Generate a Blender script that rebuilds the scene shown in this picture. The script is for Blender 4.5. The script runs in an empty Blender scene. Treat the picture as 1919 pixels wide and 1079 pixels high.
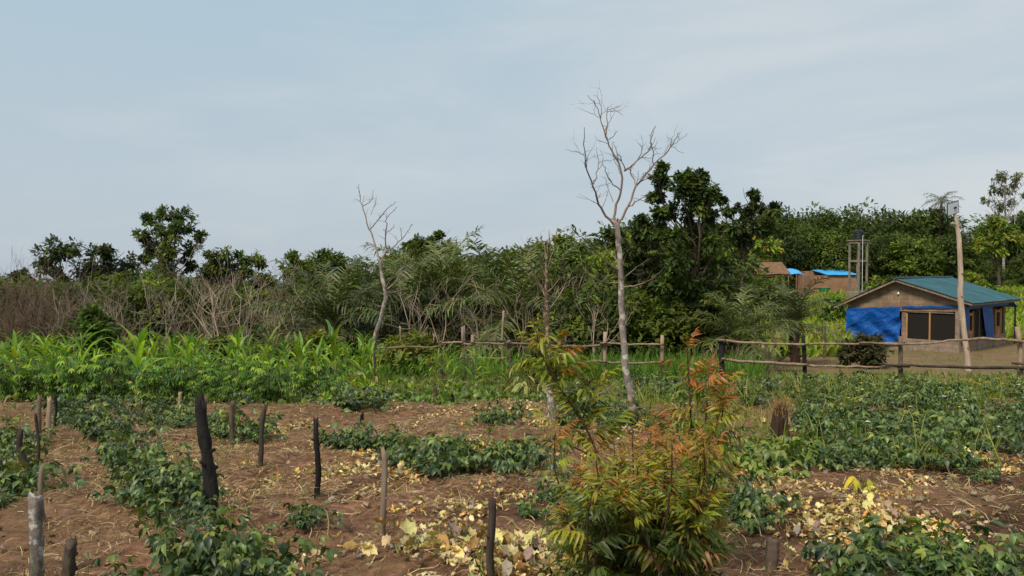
import bpy, math
import numpy as np
from mathutils import Matrix, Vector

# ------------------------------------------------------------------ camera, sky, sun, exposure
C = bpy.context.scene.collection
SC = bpy.context.scene
EYE = 2.0
FPX = 1400.0                      # focal length in photograph pixels
HOR = 505.0                       # row of the horizon in the photograph
PITCH = math.atan((539.5 - HOR) / FPX)
cam_d = bpy.data.cameras.new("camera")
cam = bpy.data.objects.new("camera", cam_d)
C.objects.link(cam)
cam.location = (0, 0, EYE)
cam.rotation_euler = (math.radians(90) - PITCH, 0, 0)
cam_d.sensor_width = 36.0
cam_d.lens = 36.0 * FPX / 1919.0
cam_d.clip_start = 0.1
cam_d.clip_end = 5000
SC.camera = cam
SC.view_settings.view_transform = 'Standard'
SC.view_settings.look = 'None'
SC.view_settings.gamma = 1
SC.view_settings.use_curve_mapping = False
SC.view_settings.exposure = 0.32
SUN_EL, SUN_AZ = math.radians(52), math.radians(215)   # azimuth clockwise from +Y
world = bpy.data.worlds.new("World")
SC.world = world
world.use_nodes = True
nt = world.node_tree
nt.nodes.clear()
w_out = nt.nodes.new('ShaderNodeOutputWorld')
w_bg = nt.nodes.new('ShaderNodeBackground')
w_sky = nt.nodes.new('ShaderNodeTexSky')
w_sky.sky_type = 'NISHITA'
w_sky.sun_disc = False
w_sky.sun_elevation = SUN_EL
w_sky.sun_rotation = SUN_AZ
w_sky.dust_density = 2.0
w_bg.inputs['Strength'].default_value = 0.086
w_tc = nt.nodes.new('ShaderNodeTexCoord')
def wmap(scale, loc=(0, 0, 0)):
    m = nt.nodes.new('ShaderNodeMapping')
    m.inputs['Scale'].default_value = scale
    m.inputs['Location'].default_value = loc
    nt.links.new(w_tc.outputs['Generated'], m.inputs['Vector'])
    return m
def wnoise(mp, scale, detail, rough, dist=0.0):
    n = nt.nodes.new('ShaderNodeTexNoise')
    n.inputs['Scale'].default_value = scale
    n.inputs['Detail'].default_value = detail
    n.inputs['Roughness'].default_value = rough
    n.inputs['Distortion'].default_value = dist
    nt.links.new(mp.outputs['Vector'], n.inputs['Vector'])
    return n
def wramp(src, stops):
    r = nt.nodes.new('ShaderNodeValToRGB')
    el = r.color_ramp.elements
    while len(el) < len(stops): el.new(0.5)
    for e, (p, c) in zip(el, stops):
        e.position = p; e.color = (*c, 1)
    nt.links.new(src, r.inputs['Fac'])
    return r
def wmix(a, b, fac, blend='MIX'):
    m = nt.nodes.new('ShaderNodeMix')
    m.data_type = 'RGBA'; m.blend_type = blend
    for sock, val in ((m.inputs[0], fac), (m.inputs[6], a), (m.inputs[7], b)):
        if hasattr(val, 'is_output'): nt.links.new(val, sock)
        elif isinstance(val, (int, float)): sock.default_value = val
        else: sock.default_value = (*val, 1)
    return m.outputs[2]
# cloud layer over the clear sky: pale grey veils, brighter low in the east
big = wnoise(wmap((1.1, 1.1, 4.0), (3.1, 0.4, 0.2)), 1.6, 6, 0.55, 0.6)
streak = wnoise(wmap((1.6, 1.6, 6.0), (0.3, 1.7, 0.9)), 2.6, 7, 0.6, 0.3)
sep = nt.nodes.new('ShaderNodeSeparateXYZ')
nt.links.new(w_tc.outputs['Generated'], sep.inputs['Vector'])
def wmath(op, a, b):
    m = nt.nodes.new('ShaderNodeMath'); m.operation = op
    for s, v in zip(m.inputs, (a, b)):
        if hasattr(v, 'is_output'): nt.links.new(v, s)
        else: s.default_value = v
    return m.outputs[0]
elev = wramp(sep.outputs['Z'], [(0.0, (4.85, 5.5, 6.1)), (0.16, (4.7, 5.6, 6.25)), (0.4, (4.1, 5.6, 6.55)), (1.0, (4.4, 5.2, 5.8))])
cover = wmath('ADD', wmath('MULTIPLY', big.outputs['Fac'], 0.74), wmath('MULTIPLY', streak.outputs['Fac'], 0.26))
cover = wmath('ADD', cover, wmath('MULTIPLY', sep.outputs['X'], 0.16))
veil = wramp(cover, [(0.42, (0, 0, 0)), (0.55, (0.4, 0.4, 0.4)), (0.70, (1, 1, 1))])
cl = wmix(elev.outputs['Color'], (6.3, 6.65, 6.85), wmath('MULTIPLY', veil.outputs['Color'], 0.85))
col = wmix(w_sky.outputs['Color'], cl, 0.9)
nt.links.new(col, w_bg.inputs['Color'])
nt.links.new(w_bg.outputs['Background'], w_out.inputs['Surface'])
sun_d = bpy.data.lights.new("sun", 'SUN')
sun_d.energy = 3.3
sun_d.angle = math.radians(15)
sun_d.color = (1.0, 0.91, 0.76)
sun = bpy.data.objects.new("sun", sun_d)
C.objects.link(sun)
_s = Vector((math.sin(SUN_AZ) * math.cos(SUN_EL), math.cos(SUN_AZ) * math.cos(SUN_EL), math.sin(SUN_EL)))
sun.rotation_euler = _s.to_track_quat('Z', 'Y').to_euler()
sun.location = _s * 60

# ------------------------------------------------------------------ numbers: noise, terrain, projection
RNG = np.random.default_rng(7)
def sstep(a, b, x):
    t = np.clip((np.asarray(x, float) - a) / (b - a), 0, 1)
    return t * t * (3 - 2 * t)
def _h(i, j, seed):
    n = (i * 374761393 + j * 668265263 + seed * 1442695041) & 0x7fffffff
    n = ((n ^ (n >> 13)) * 1274126177) & 0x7fffffff
    return ((n ^ (n >> 16)) & 0xffff) / 65535.0
def vnoise(x, y, seed=0):
    x = np.asarray(x, float); y = np.asarray(y, float)
    i = np.floor(x).astype(np.int64); j = np.floor(y).astype(np.int64)
    u = x - i; v = y - j
    u = u * u * (3 - 2 * u); v = v * v * (3 - 2 * v)
    a = _h(i, j, seed); b = _h(i + 1, j, seed); c = _h(i, j + 1, seed); d = _h(i + 1, j + 1, seed)
    return (a * (1 - u) + b * u) * (1 - v) + (c * (1 - u) + d * u) * v
def fbm(x, y, o=3, seed=0):
    s, a, t = 0.0, 1.0, 0.0
    for k in range(o):
        s = s + a * vnoise(x * 2 ** k, y * 2 ** k, seed + k * 17); t += a; a *= 0.5
    return s / t
KY = np.array([-20, 0, 3, 4.7, 6.7, 12, 20, 26, 37, 46, 80, 200, 1000.0])
KZ = np.array([0.35, 0.22, 0.14, 0.06, -0.18, -0.53, -1.10, -1.55, -2.15, -2.45, -3.8, -9.8, -50.0])
def G(x, y):
    """Height of the ground."""
    x = np.asarray(x, float); y = np.asarray(y, float)
    z = 0
    for o in (-1.2, -0.4, 0.4, 1.2): z = z + 0.25 * np.interp(y + o, KY, KZ)
    z = z + sstep(44, 80, y) * sstep(6, 40, x) * (3.3 + 0.05 * np.clip(y - 80, 0, 80)) * (1 - 0.8 * sstep(170, 400, y))
    near = 1 - sstep(14, 24, y)
    z = z + (0.20 * (fbm(x * 0.75, y * 0.9, 2, 3) - 0.5) + 0.10 * (fbm(x * 2.6, y * 2.6, 2, 11) - 0.5) + 0.05 * (fbm(x * 8, y * 8, 2, 23) - 0.5)) * near
    z = z + 0.3 * (fbm(x * 0.09, y * 0.09, 2, 5) - 0.5) * sstep(24, 60, y)
    return z
CP, SP = math.cos(PITCH), math.sin(PITCH)
def ray(px, py):
    a = (px - 959.5) / FPX; b = (539.5 - py) / FPX
    return np.array([a, CP + b * SP, -SP + b * CP])
def at(px, py, depth):
    d = ray(px, py)
    return np.array([0, 0, EYE]) + d * (depth / d[1])
def P(px, py):
    """Where the ground lies under a pixel of the photograph."""
    d = ray(px, py)
    t = np.concatenate([np.arange(2.5, 30, 0.02), np.arange(30, 160, 0.2)]) / d[1]
    x = d[0] * t; y = d[1] * t; z = EYE + d[2] * t
    under = np.nonzero(z < G(x, y))[0]
    k = under[0] if len(under) else len(t) - 1
    return np.array([x[k], y[k], G(x[k], y[k])])
def proj(p):
    p = np.asarray(p, float)
    x = p[..., 0]; y = p[..., 1]; z = p[..., 2] - EYE
    f = y * CP - z * SP; u = y * SP + z * CP
    return 959.5 + FPX * x / f, 539.5 - FPX * u / f, f
def onground(x, y): return np.array([x, y, float(G(x, y))])
def at_depth(px, d):
    """The ground at a bearing of the photograph and a distance."""
    x = (px - 959.5) / FPX * d
    return onground(x, d)

# ------------------------------------------------------------------ mesh builder
class MB:
    def __init__(s): s.v, s.f, s.t, s.m, s.n = [], [], [], [], 0
    def add(s, v, f, tint=(1, 1, 1), mi=0):
        v = np.asarray(v, float).reshape(-1, 3); f = np.asarray(f, int)
        t = np.asarray(tint, float)
        if t.ndim == 1: t = np.repeat(t[None], len(f), 0)
        s.v.append(v); s.f.append(f + s.n); s.t.append(t); s.m.append(np.full(len(f), mi)); s.n += len(v)
    def mesh(s, name, mats, smooth=False):
        me = bpy.data.meshes.new(name)
        V = np.concatenate(s.v).astype(np.float32)
        loops = np.concatenate([f.ravel() for f in s.f]).astype(np.int32)
        tot = np.concatenate([np.full(len(f), f.shape[1]) for f in s.f]).astype(np.int32)
        start = np.concatenate([[0], np.cumsum(tot)[:-1]]).astype(np.int32)
        me.vertices.add(len(V)); me.vertices.foreach_set('co', V.ravel())
        me.loops.add(len(loops)); me.loops.foreach_set('vertex_index', loops)
        me.polygons.add(len(tot)); me.polygons.foreach_set('loop_start', start); me.polygons.foreach_set('loop_total', tot)
        me.update(calc_edges=True)
        T = np.concatenate(s.t); T = np.concatenate([T, np.ones((len(T), 1))], 1).astype(np.float32)
        me.attributes.new('tint', 'FLOAT_COLOR', 'FACE').data.foreach_set('color', T.ravel())
        for m in (mats if isinstance(mats, (list, tuple)) else [mats]): me.materials.append(m)
        me.polygons.foreach_set('material_index', np.concatenate(s.m).astype(np.int32))
        me.polygons.foreach_set('use_smooth', np.full(len(tot), bool(smooth)))
        me.validate()
        return me
def nrm(a):
    a = np.asarray(a, float)
    return a / np.maximum(np.linalg.norm(a, axis=-1, keepdims=True), 1e-9)
def frames(d, n):
    """Rotation matrices whose Y runs along d and whose Z lies near n."""
    y = nrm(d); x = nrm(np.cross(y, n)); z = np.cross(x, y)
    return np.stack([x, y, z], axis=-1)
def scatter(mb, tm, pos, d, n, size, tint, mi=0):
    """Copies of one leaf shape, baked into the mesh."""
    tv, tf = tm[0], tm[1]
    R = frames(d, n); N = len(pos)
    size = np.broadcast_to(np.asarray(size, float), (N,))
    V = np.einsum('nij,kj->nki', R, tv) * size[:, None, None] + np.asarray(pos)[:, None, :]
    tint = np.broadcast_to(np.asarray(tint, float), (N, 3))
    off = np.arange(N)[:, None, None] * len(tv)
    for f in tf:
        F = (f[None] + off).reshape(-1, f.shape[1])
        mb_f = F
        mb.f.append(mb_f + mb.n)
        mb.t.append(np.repeat(tint, len(f), 0)); mb.m.append(np.full(len(mb_f), mi))
    mb.v.append(V.reshape(-1, 3)); mb.n += N * len(tv)
def tube(mb, pts, rad, seg=7, tint=(1, 1, 1), mi=0, cap=True, rough=0.0, rng=None):
    pts = np.asarray(pts, float); n = len(pts)
    rad = np.broadcast_to(np.asarray(rad, float), (n,))
    tan = nrm(np.gradient(pts, axis=0))
    up = np.array([0.0, 0, 1]) if abs(tan[0][2]) < 0.9 else np.array([1.0, 0, 0])
    a = nrm(np.cross(tan[0], up)); rings = []
    for i in range(n):
        a = nrm(a - tan[i] * np.dot(a, tan[i])); b = np.cross(tan[i], a)
        th = np.linspace(0, 2 * np.pi, seg, endpoint=False)
        r = rad[i] * (1 + (rough * (rng or RNG).uniform(-1, 1, seg) if rough else 0))
        rings.append(pts[i] + np.outer(np.cos(th) * r, a) + np.outer(np.sin(th) * r, b))
    V = np.concatenate(rings)
    i = np.arange(n - 1)[:, None] * seg; k = np.arange(seg)[None]; k2 = (k + 1) % seg
    F = np.stack([i + k, i + k2, i + seg + k2, i + seg + k], -1).reshape(-1, 4)
    base = mb.n
    mb.add(V, F, tint, mi)
    if cap:
        for e, r0 in ((pts[0], 0), (pts[-1], (n - 1) * seg)):
            mb.v.append(e[None]); c = mb.n; mb.n += 1
            kk = np.arange(seg)
            ff = np.stack([np.full(seg, c), base + r0 + kk, base + r0 + (kk + 1) % seg], -1)
            tc_ = np.asarray(tint, float); tc_ = tc_ if tc_.ndim == 1 else tc_[0]
            mb.f.append(ff); mb.t.append(np.repeat(tc_[None], seg, 0)); mb.m.append(np.full(seg, mi))
def lathe(mb, prof, c=(0, 0, 0), sc=(1, 1, 1), seg=20, tint=(1, 1, 1)):
    th = np.linspace(0, 2 * np.pi, seg, endpoint=False); n = len(prof)
    V = np.concatenate([np.stack([np.cos(th) * r, np.sin(th) * r, np.full(seg, z)], -1) for r, z in prof]) * sc + np.asarray(c, float)
    i = np.arange(n - 1)[:, None] * seg; k = np.arange(seg)[None]; k2 = (k + 1) % seg
    mb.add(V, np.stack([i + k, i + k2, i + seg + k2, i + seg + k], -1).reshape(-1, 4), tint)
def box(mb, c, s, R=None, tint=(1, 1, 1), mi=0, bev=0.0):
    """A box by centre, half sizes and a rotation, its edges cut when bev > 0."""
    c = np.asarray(c, float); s = np.asarray(s, float); R = np.eye(3) if R is None else np.asarray(R)
    if bev <= 0:
        V = np.array([[x, y, z] for x in (-1, 1) for y in (-1, 1) for z in (-1, 1)], float) * s
        F = [[0, 1, 3, 2], [4, 6, 7, 5], [0, 4, 5, 1], [2, 3, 7, 6], [0, 2, 6, 4], [1, 5, 7, 3]]
        mb.add(V @ R.T + c, F, tint, mi); return
    b = min(bev, 0.4 * s.min()); V = []; idx = {}
    for x in (-1, 1):
        for y in (-1, 1):
            for z in (-1, 1):
                for ax in range(3):
                    p = np.array([x, y, z]) * (s - b); p[ax] = np.array([x, y, z])[ax] * s[ax]
                    idx[x, y, z, ax] = len(V); V.append(p)
    F4, F3 = [], []
    for ax in range(3):
        o = [i for i in range(3) if i != ax]
        for sg in (-1, 1):
            q = []
            for a, d in ((-1, -1), (1, -1), (1, 1), (-1, 1)):
                k = [0, 0, 0]; k[ax] = sg; k[o[0]] = a; k[o[1]] = d; q.append(idx[(*k, ax)])
            F4.append(q)
        for a in (-1, 1):
            for d in (-1, 1):
                q = []
                for sg, w in ((-1, o[0]), (1, o[0]), (1, o[1]), (-1, o[1])):
                    k = [0, 0, 0]; k[ax] = sg; k[o[0]] = a; k[o[1]] = d; q.append(idx[(*k, w)])
                F4.append(q)
    for x in (-1, 1):
        for y in (-1, 1):
            for z in (-1, 1): F3.append([idx[x, y, z, 0], idx[x, y, z, 1], idx[x, y, z, 2]])
    V = np.array(V) @ R.T + c
    n0 = mb.n
    mb.add(V, F4, tint, mi)
    mb.f.append(np.array(F3) + n0); mb.t.append(np.repeat(np.asarray(tint, float)[None], 8, 0)); mb.m.append(np.full(8, mi))

# ------------------------------------------------------------------ materials
def mat(name):
    m = bpy.data.materials.new(name); m.use_nodes = True
    t = m.node_tree; b = t.nodes['Principled BSDF']
    return m, t, b
def node(t, kind, **inp):
    n = t.nodes.new(kind)
    for k, v in inp.items():
        if k in n.inputs: n.inputs[k].default_value = v
    return n
def mixc(t, a, b, fac, blend='MIX'):
    m = t.nodes.new('ShaderNodeMix'); m.data_type = 'RGBA'; m.blend_type = blend
    for sock, val in ((m.inputs[0], fac), (m.inputs[6], a), (m.inputs[7], b)):
        if hasattr(val, 'is_output'): t.links.new(val, sock)
        elif isinstance(val, (int, float)): sock.default_value = val
        else: sock.default_value = (*val, 1)
    return m.outputs[2]
def ramp(t, src, stops):
    r = t.nodes.new('ShaderNodeValToRGB'); el = r.color_ramp.elements
    while len(el) < len(stops): el.new(0.5)
    for e, (p, c) in zip(el, stops):
        e.position = p; e.color = (*c, 1) if len(c) == 3 else c
    t.links.new(src, r.inputs['Fac'])
    return r.outputs['Color']
def objco(t): return t.nodes.new('ShaderNodeTexCoord').outputs['Object']
def noise(t, vec, scale, detail=5, rough=0.6, dist=0.0):
    n = node(t, 'ShaderNodeTexNoise', Scale=scale, Detail=detail, Roughness=rough, Distortion=dist)
    t.links.new(vec, n.inputs['Vector']); return n.outputs['Fac']
def bump(t, b, src, strength, dist):
    n = node(t, 'ShaderNodeBump', Strength=strength, Distance=dist)
    t.links.new(src, n.inputs['Height']); t.links.new(n.outputs['Normal'], b.inputs['Normal'])
def leaf_mat(name, rough=0.5, trans=0.3, spec=0.3, vary=0.35, spot=None):
    m, t, b = mat(name)
    a = t.nodes.new('ShaderNodeAttribute'); a.attribute_name = 'tint'
    oi = t.nodes.new('ShaderNodeObjectInfo')
    r = ramp(t, oi.outputs['Random'], [(0, (1 - vary, 1 - vary, 1 - vary * 0.8)), (0.5, (1, 1, 1)), (1, (1 + vary * 0.9, 1 + vary * 0.7, 1))])
    c = mixc(t, a.outputs['Color'], r, 1.0, 'MULTIPLY')
    n = noise(t, objco(t), 14.0, 3, 0.6)
    c = mixc(t, c, ramp(t, n, [(0.3, (0.75, 0.78, 0.7)), (0.7, (1.2, 1.18, 1.15))]), 1.0, 'MULTIPLY')
    if spot:
        c = mixc(t, c, spot, ramp(t, noise(t, objco(t), 38.0, 4, 0.6), [(0.6, (0, 0, 0)), (0.72, (0.8, 0.8, 0.8))]))
    t.links.new(c, b.inputs['Base Color'])
    b.inputs['Roughness'].default_value = rough
    b.inputs['Specular IOR Level'].default_value = spec
    tr = t.nodes.new('ShaderNodeBsdfTranslucent')
    t.links.new(mixc(t, c, (1.25, 1.3, 0.6), 1.0, 'MULTIPLY'), tr.inputs['Color'])
    mx = t.nodes.new('ShaderNodeMixShader'); mx.inputs[0].default_value = trans
    t.links.new(b.outputs[0], mx.inputs[1]); t.links.new(tr.outputs[0], mx.inputs[2])
    t.links.new(mx.outputs[0], t.nodes['Material Output'].inputs['Surface'])
    return m
def bark_mat(name, dark, light, scale=9.0, patch=None, stretch=0.35, bumpd=0.02):
    m, t, b = mat(name)
    mp = node(t, 'ShaderNodeMapping', Scale=(1, 1, stretch)); t.links.new(objco(t), mp.inputs['Vector'])
    v = mp.outputs['Vector']
    n = noise(t, v, scale, 8, 0.7, 0.4)
    c = ramp(t, n, [(0.3, dark), (0.68, light)])
    if patch:
        n2 = noise(t, objco(t), scale * 0.6, 4, 0.6)
        c = mixc(t, c, patch, ramp(t, n2, [(0.52, (0, 0, 0)), (0.6, (1, 1, 1))]))
    a = t.nodes.new('ShaderNodeAttribute'); a.attribute_name = 'tint'
    c = mixc(t, c, a.outputs['Color'], 1.0, 'MULTIPLY')
    oi = t.nodes.new('ShaderNodeObjectInfo')
    c = mixc(t, c, ramp(t, oi.outputs['Random'], [(0, (0.75, 0.75, 0.75)), (1, (1.2, 1.16, 1.12))]), 1.0, 'MULTIPLY')
    t.links.new(c, b.inputs['Base Color'])
    b.inputs['Roughness'].default_value = 0.9
    b.inputs['Specular IOR Level'].default_value = 0.2
    bump(t, b, n, 0.7, bumpd)
    return m
def plain_mat(name, c0, c1, scale=4.0, rough=0.8, bumpd=0.01, spec=0.3, metal=0.0):
    m, t, b = mat(name)
    n = noise(t, objco(t), scale, 7, 0.65)
    t.links.new(ramp(t, n, [(0.3, c0), (0.7, c1)]), b.inputs['Base Color'])
    b.inputs['Roughness'].default_value = rough; b.inputs['Specular IOR Level'].default_value = spec
    b.inputs['Metallic'].default_value = metal
    if bumpd: bump(t, b, n, 0.5, bumpd)
    return m
M = {}
M['leaf'] = leaf_mat('tree leaf', 0.55, 0.28, 0.25, 0.45)
M['frond'] = leaf_mat('palm frond', 0.5, 0.2, 0.35, 0.25)
M['crop'] = leaf_mat('crop leaf', 0.5, 0.35, 0.3, 0.42)
M['bean'] = leaf_mat('bean leaf', 0.45, 0.25, 0.5, 0.32)
M['neem'] = leaf_mat('young leaf', 0.42, 0.35, 0.4, 0.1)
M['dry'] = leaf_mat('dry leaf', 0.8, 0.25, 0.15, 0.22, (0.22, 0.12, 0.05))
M['straw'] = leaf_mat('straw', 0.85, 0.1, 0.1, 0.1)
M['grass'] = leaf_mat('grass blade', 0.6, 0.35, 0.2, 0.1)
M['bark'] = bark_mat('brown bark', (0.05, 0.035, 0.025), (0.16, 0.12, 0.09), 8)
M['palebark'] = bark_mat('pale bark', (0.09, 0.075, 0.065), (0.36, 0.32, 0.29), 11, (0.55, 0.53, 0.50), 0.6)
M['twig'] = bark_mat('grey twig', (0.145, 0.11, 0.085), (0.39, 0.31, 0.255), 6)
M['browntwig'] = bark_mat('brown twig', (0.10, 0.07, 0.05), (0.26, 0.185, 0.14), 6)
M['char'] = bark_mat('charred wood', (0.006, 0.006, 0.006), (0.03, 0.028, 0.027), 16, None, 0.5, 0.03)
M['stake'] = bark_mat('weathered stake', (0.05, 0.035, 0.026), (0.20, 0.145, 0.105), 18, None, 0.25)
M['railwood'] = bark_mat('rail wood', (0.10, 0.066, 0.045), (0.33, 0.24, 0.165), 9, None, 0.3)
M['pole'] = bark_mat('peeled pole', (0.15, 0.10, 0.068), (0.42, 0.32, 0.225), 10, None, 0.15)
M['palepole'] = bark_mat('pale peeled trunk', (0.22, 0.165, 0.12), (0.50, 0.41, 0.32), 9, None, 0.15)
M['darkpole'] = bark_mat('dark pole', (0.03, 0.022, 0.018), (0.10, 0.075, 0.06), 12, None, 0.2)
M['lichen'] = bark_mat('lichen wood', (0.06, 0.05, 0.045), (0.25, 0.22, 0.19), 22, (0.46, 0.45, 0.42), 0.5)

# ------------------------------------------------------------------ scene objects
LM = []          # labels to be completed once every thing stands
def tag(o, label=None, cat=None, group=None, kind=None):
    for k, v in (('label', label), ('category', cat), ('group', group), ('kind', kind)):
        if v: o[k] = v
    return o
def thing(name, label=None, cat=None, group=None, loc=(0, 0, 0), rz=0.0, link=True):
    o = bpy.data.objects.new(name, None)
    o.empty_display_size = 0.2
    o.location = loc; o.rotation_euler = (0, 0, rz)
    if link: C.objects.link(o)
    return tag(o, label, cat, group)
def part(name, mb, mats, parent=None, smooth=False, link=True, label=None):
    o = bpy.data.objects.new(name, mb.mesh(name, mats, smooth))
    if link: C.objects.link(o)
    if parent is not None: o.parent = parent
    if label: o['label'] = label
    return o
PROTO = []
def proto(name, cat, parts):
    """A thing kept out of the scene: only its copies are linked."""
    root = bpy.data.objects.new(name, None); root['category'] = cat
    kids = [part(n, mb, mats, root, sm, False) for n, mb, mats, sm in parts]
    PROTO.append((root, kids))
    return root, kids
def copy(pr, loc, rz=0.0, s=1.0, label=None, group=None, tilt=(0, 0)):
    root, kids = pr
    o = root.copy(); C.objects.link(o)
    o.location = loc; o.rotation_euler = (tilt[0], tilt[1], rz)
    o.scale = (s, s, s) if np.isscalar(s) else s
    for k in kids:
        c = k.copy(); C.objects.link(c); c.parent = o
    return tag(o, label, None, group)
U = lambda a, b: float(RNG.uniform(a, b))
def jit(c, n, amt, rng=None):
    rng = rng or RNG
    c = np.asarray(c, float)
    return np.clip(c * (1 + rng.uniform(-amt, amt, (n, 1))) * (1 + rng.uniform(-amt * 0.35, amt * 0.35, (n, 3))), 0.001, 1)
def pal(cols, n, amt=0.25, w=None, rng=None):
    rng = rng or RNG
    cols = np.asarray(cols, float)
    return jit(cols[rng.choice(len(cols), n, p=w)], n, amt, rng)

# ------------------------------------------------------------------ leaf shapes: Y along the blade, Z its upper side
def blade(stations, fold=0.15, droop=0.2, wave=0.0):
    """A leaf from (y, half width) stations: midrib plus one row of points on each side."""
    v, f3, f4 = [], [], []
    n = len(stations)
    for i, (y, w) in enumerate(stations):
        z = -droop * y * y
        wv = wave * (1 if i % 2 else -1)
        v += [(-w, y, z + fold * w + wv), (0, y, z), (w, y, z + fold * w - wv)]
    for i in range(n - 1):
        a = 3 * i
        f4 += [(a, a + 1, a + 4, a + 3), (a + 1, a + 2, a + 5, a + 4)]
    return np.array(v, float), [np.array(f4)]
def join(parts):
    v, f, n = [], {}, 0
    for tv, tf in parts:
        v.append(tv)
        for a in tf: f.setdefault(a.shape[1], []).append(a + n)
        n += len(tv)
    return np.concatenate(v), [np.concatenate(x) for x in f.values()]
def move(tm, off=(0, 0, 0), rz=0.0, rx=0.0, s=1.0):
    c, sn = math.cos(rz), math.sin(rz); cx, sx = math.cos(rx), math.sin(rx)
    A = np.array([[c, -sn, 0], [sn, c, 0], [0, 0, 1]]) @ np.array([[1, 0, 0], [0, cx, -sx], [0, sx, cx]])
    return tm[0] * s @ A.T + np.asarray(off, float), tm[1]
T_SMALL = (np.array([(0, 0, 0), (-0.27, 0.45, 0.07), (0, 1, -0.1), (0.27, 0.45, 0.07)], float), [np.array([(0, 3, 2), (0, 2, 1)])])
T_OVATE = blade([(0, 0.05), (0.18, 0.32), (0.45, 0.36), (0.75, 0.2), (1.0, 0.01)], 0.25, 0.3)
T_LANCE = blade([(0, 0.02), (0.25, 0.13), (0.55, 0.13), (0.8, 0.07), (1.0, 0.004)], 0.3, 0.35)
T_CURL = blade([(0, 0.05), (0.15, 0.2), (0.3, 0.36), (0.45, 0.33), (0.6, 0.36), (0.8, 0.2), (1.0, 0.01)], 0.75, -0.5, 0.09)
T_CURL2 = blade([(0, 0.05), (0.2, 0.22), (0.35, 0.31), (0.5, 0.24), (0.65, 0.28), (0.85, 0.14), (1.0, 0.01)], -0.5, 0.7, 0.11)
T_BLEAF = blade([(0, 0.04), (0.2, 0.24), (0.45, 0.25), (0.75, 0.13), (1.0, 0.005)], 0.3, 0.35)
T_TRI = join([move(T_BLEAF, (0, 0.35, 0), 0, -0.25, 1.0), move(T_BLEAF, (-0.02, 0.22, 0), 1.15, -0.35, 0.9), move(T_BLEAF, (0.02, 0.22, 0), -1.15, -0.35, 0.9),
              (np.array([(-0.012, -0.6, -0.35), (0.012, -0.6, -0.35), (0.012, 0.38, 0), (-0.012, 0.38, 0)], float), [np.array([(0, 1, 2, 3)])])])
T_PALMATE = join([move(T_LANCE, (0, 0, 0), a, -0.35, 1.0 - 0.1 * abs(a)) for a in (-2.1, -1.4, -0.7, 0, 0.7, 1.4, 2.1)] +
                 [(np.array([(-0.012, -0.9, -0.1), (0.012, -0.9, -0.1), (0.012, 0, 0), (-0.012, 0, 0)], float), [np.array([(0, 1, 2, 3)])])])
def pinnate(n, ll, droop, rise=0.0, spread=1.05, seed=0):
    """A feather leaf one unit long: a thin rib with uneven leaflets in pairs and one at the end."""
    rg = np.random.default_rng(seed); ps = []; yy = np.linspace(0.16, 0.92, n)
    z = lambda y: rise * y - droop * y * y
    bow = rg.uniform(-0.12, 0.12); xx = lambda y: bow * y * y
    for i, y in enumerate(yy):
        s = ll * (0.75 + 0.5 * math.sin(math.pi * (0.2 + 0.7 * i / max(n - 1, 1))))
        for sg in (-1, 1):
            if rg.uniform() < 0.08: continue
            ps.append(move(T_NLEAF, (xx(y), y + rg.uniform(-0.05, 0.05), z(y)), sg * -spread * (1 - 0.35 * i / n) * rg.uniform(0.7, 1.2), -0.3 - droop * 0.6 + rg.uniform(-0.5, 0.35), s * rg.uniform(0.7, 1.2)))
    ps.append(move(T_NLEAF, (xx(0.97), 0.97, z(0.97)), rg.uniform(-0.3, 0.3), -droop, ll * 1.1))
    ys = np.linspace(0, 1, 6); w = 0.007
    v = np.array([(xx(y) + sx * w, y, z(y)) for y in ys for sx in (-1, 1)]); f = np.array([(2 * i, 2 * i + 1, 2 * i + 3, 2 * i + 2) for i in range(5)])
    ps.append((v, [f]))
    return join(ps)
T_NLEAF = blade([(0, 0.02), (0.18, 0.13), (0.4, 0.11), (0.62, 0.09), (0.82, 0.05), (1.0, 0.004)], 0.35, 0.45, 0.012)
T_NEEMS = [pinnate(n, 0.38, dr, 0.2, 0.95, 40 + n * 7 + int(dr * 10)) for n, dr in ((4, 0.1), (5, 0.25), (4, 0.45), (6, 0.2), (3, 0.35), (5, 0.6))]
T_SPRAY = join([move(T_SMALL, (0, 0.05 + 0.16 * i, -0.02 * i * i * 0.3), sg * (0.9 - 0.1 * i), -0.2, 0.4) for i in range(5) for sg in (-1, 1)] + [move(T_SMALL, (0, 0.85, -0.12), 0, -0.4, 0.36)])

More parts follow.
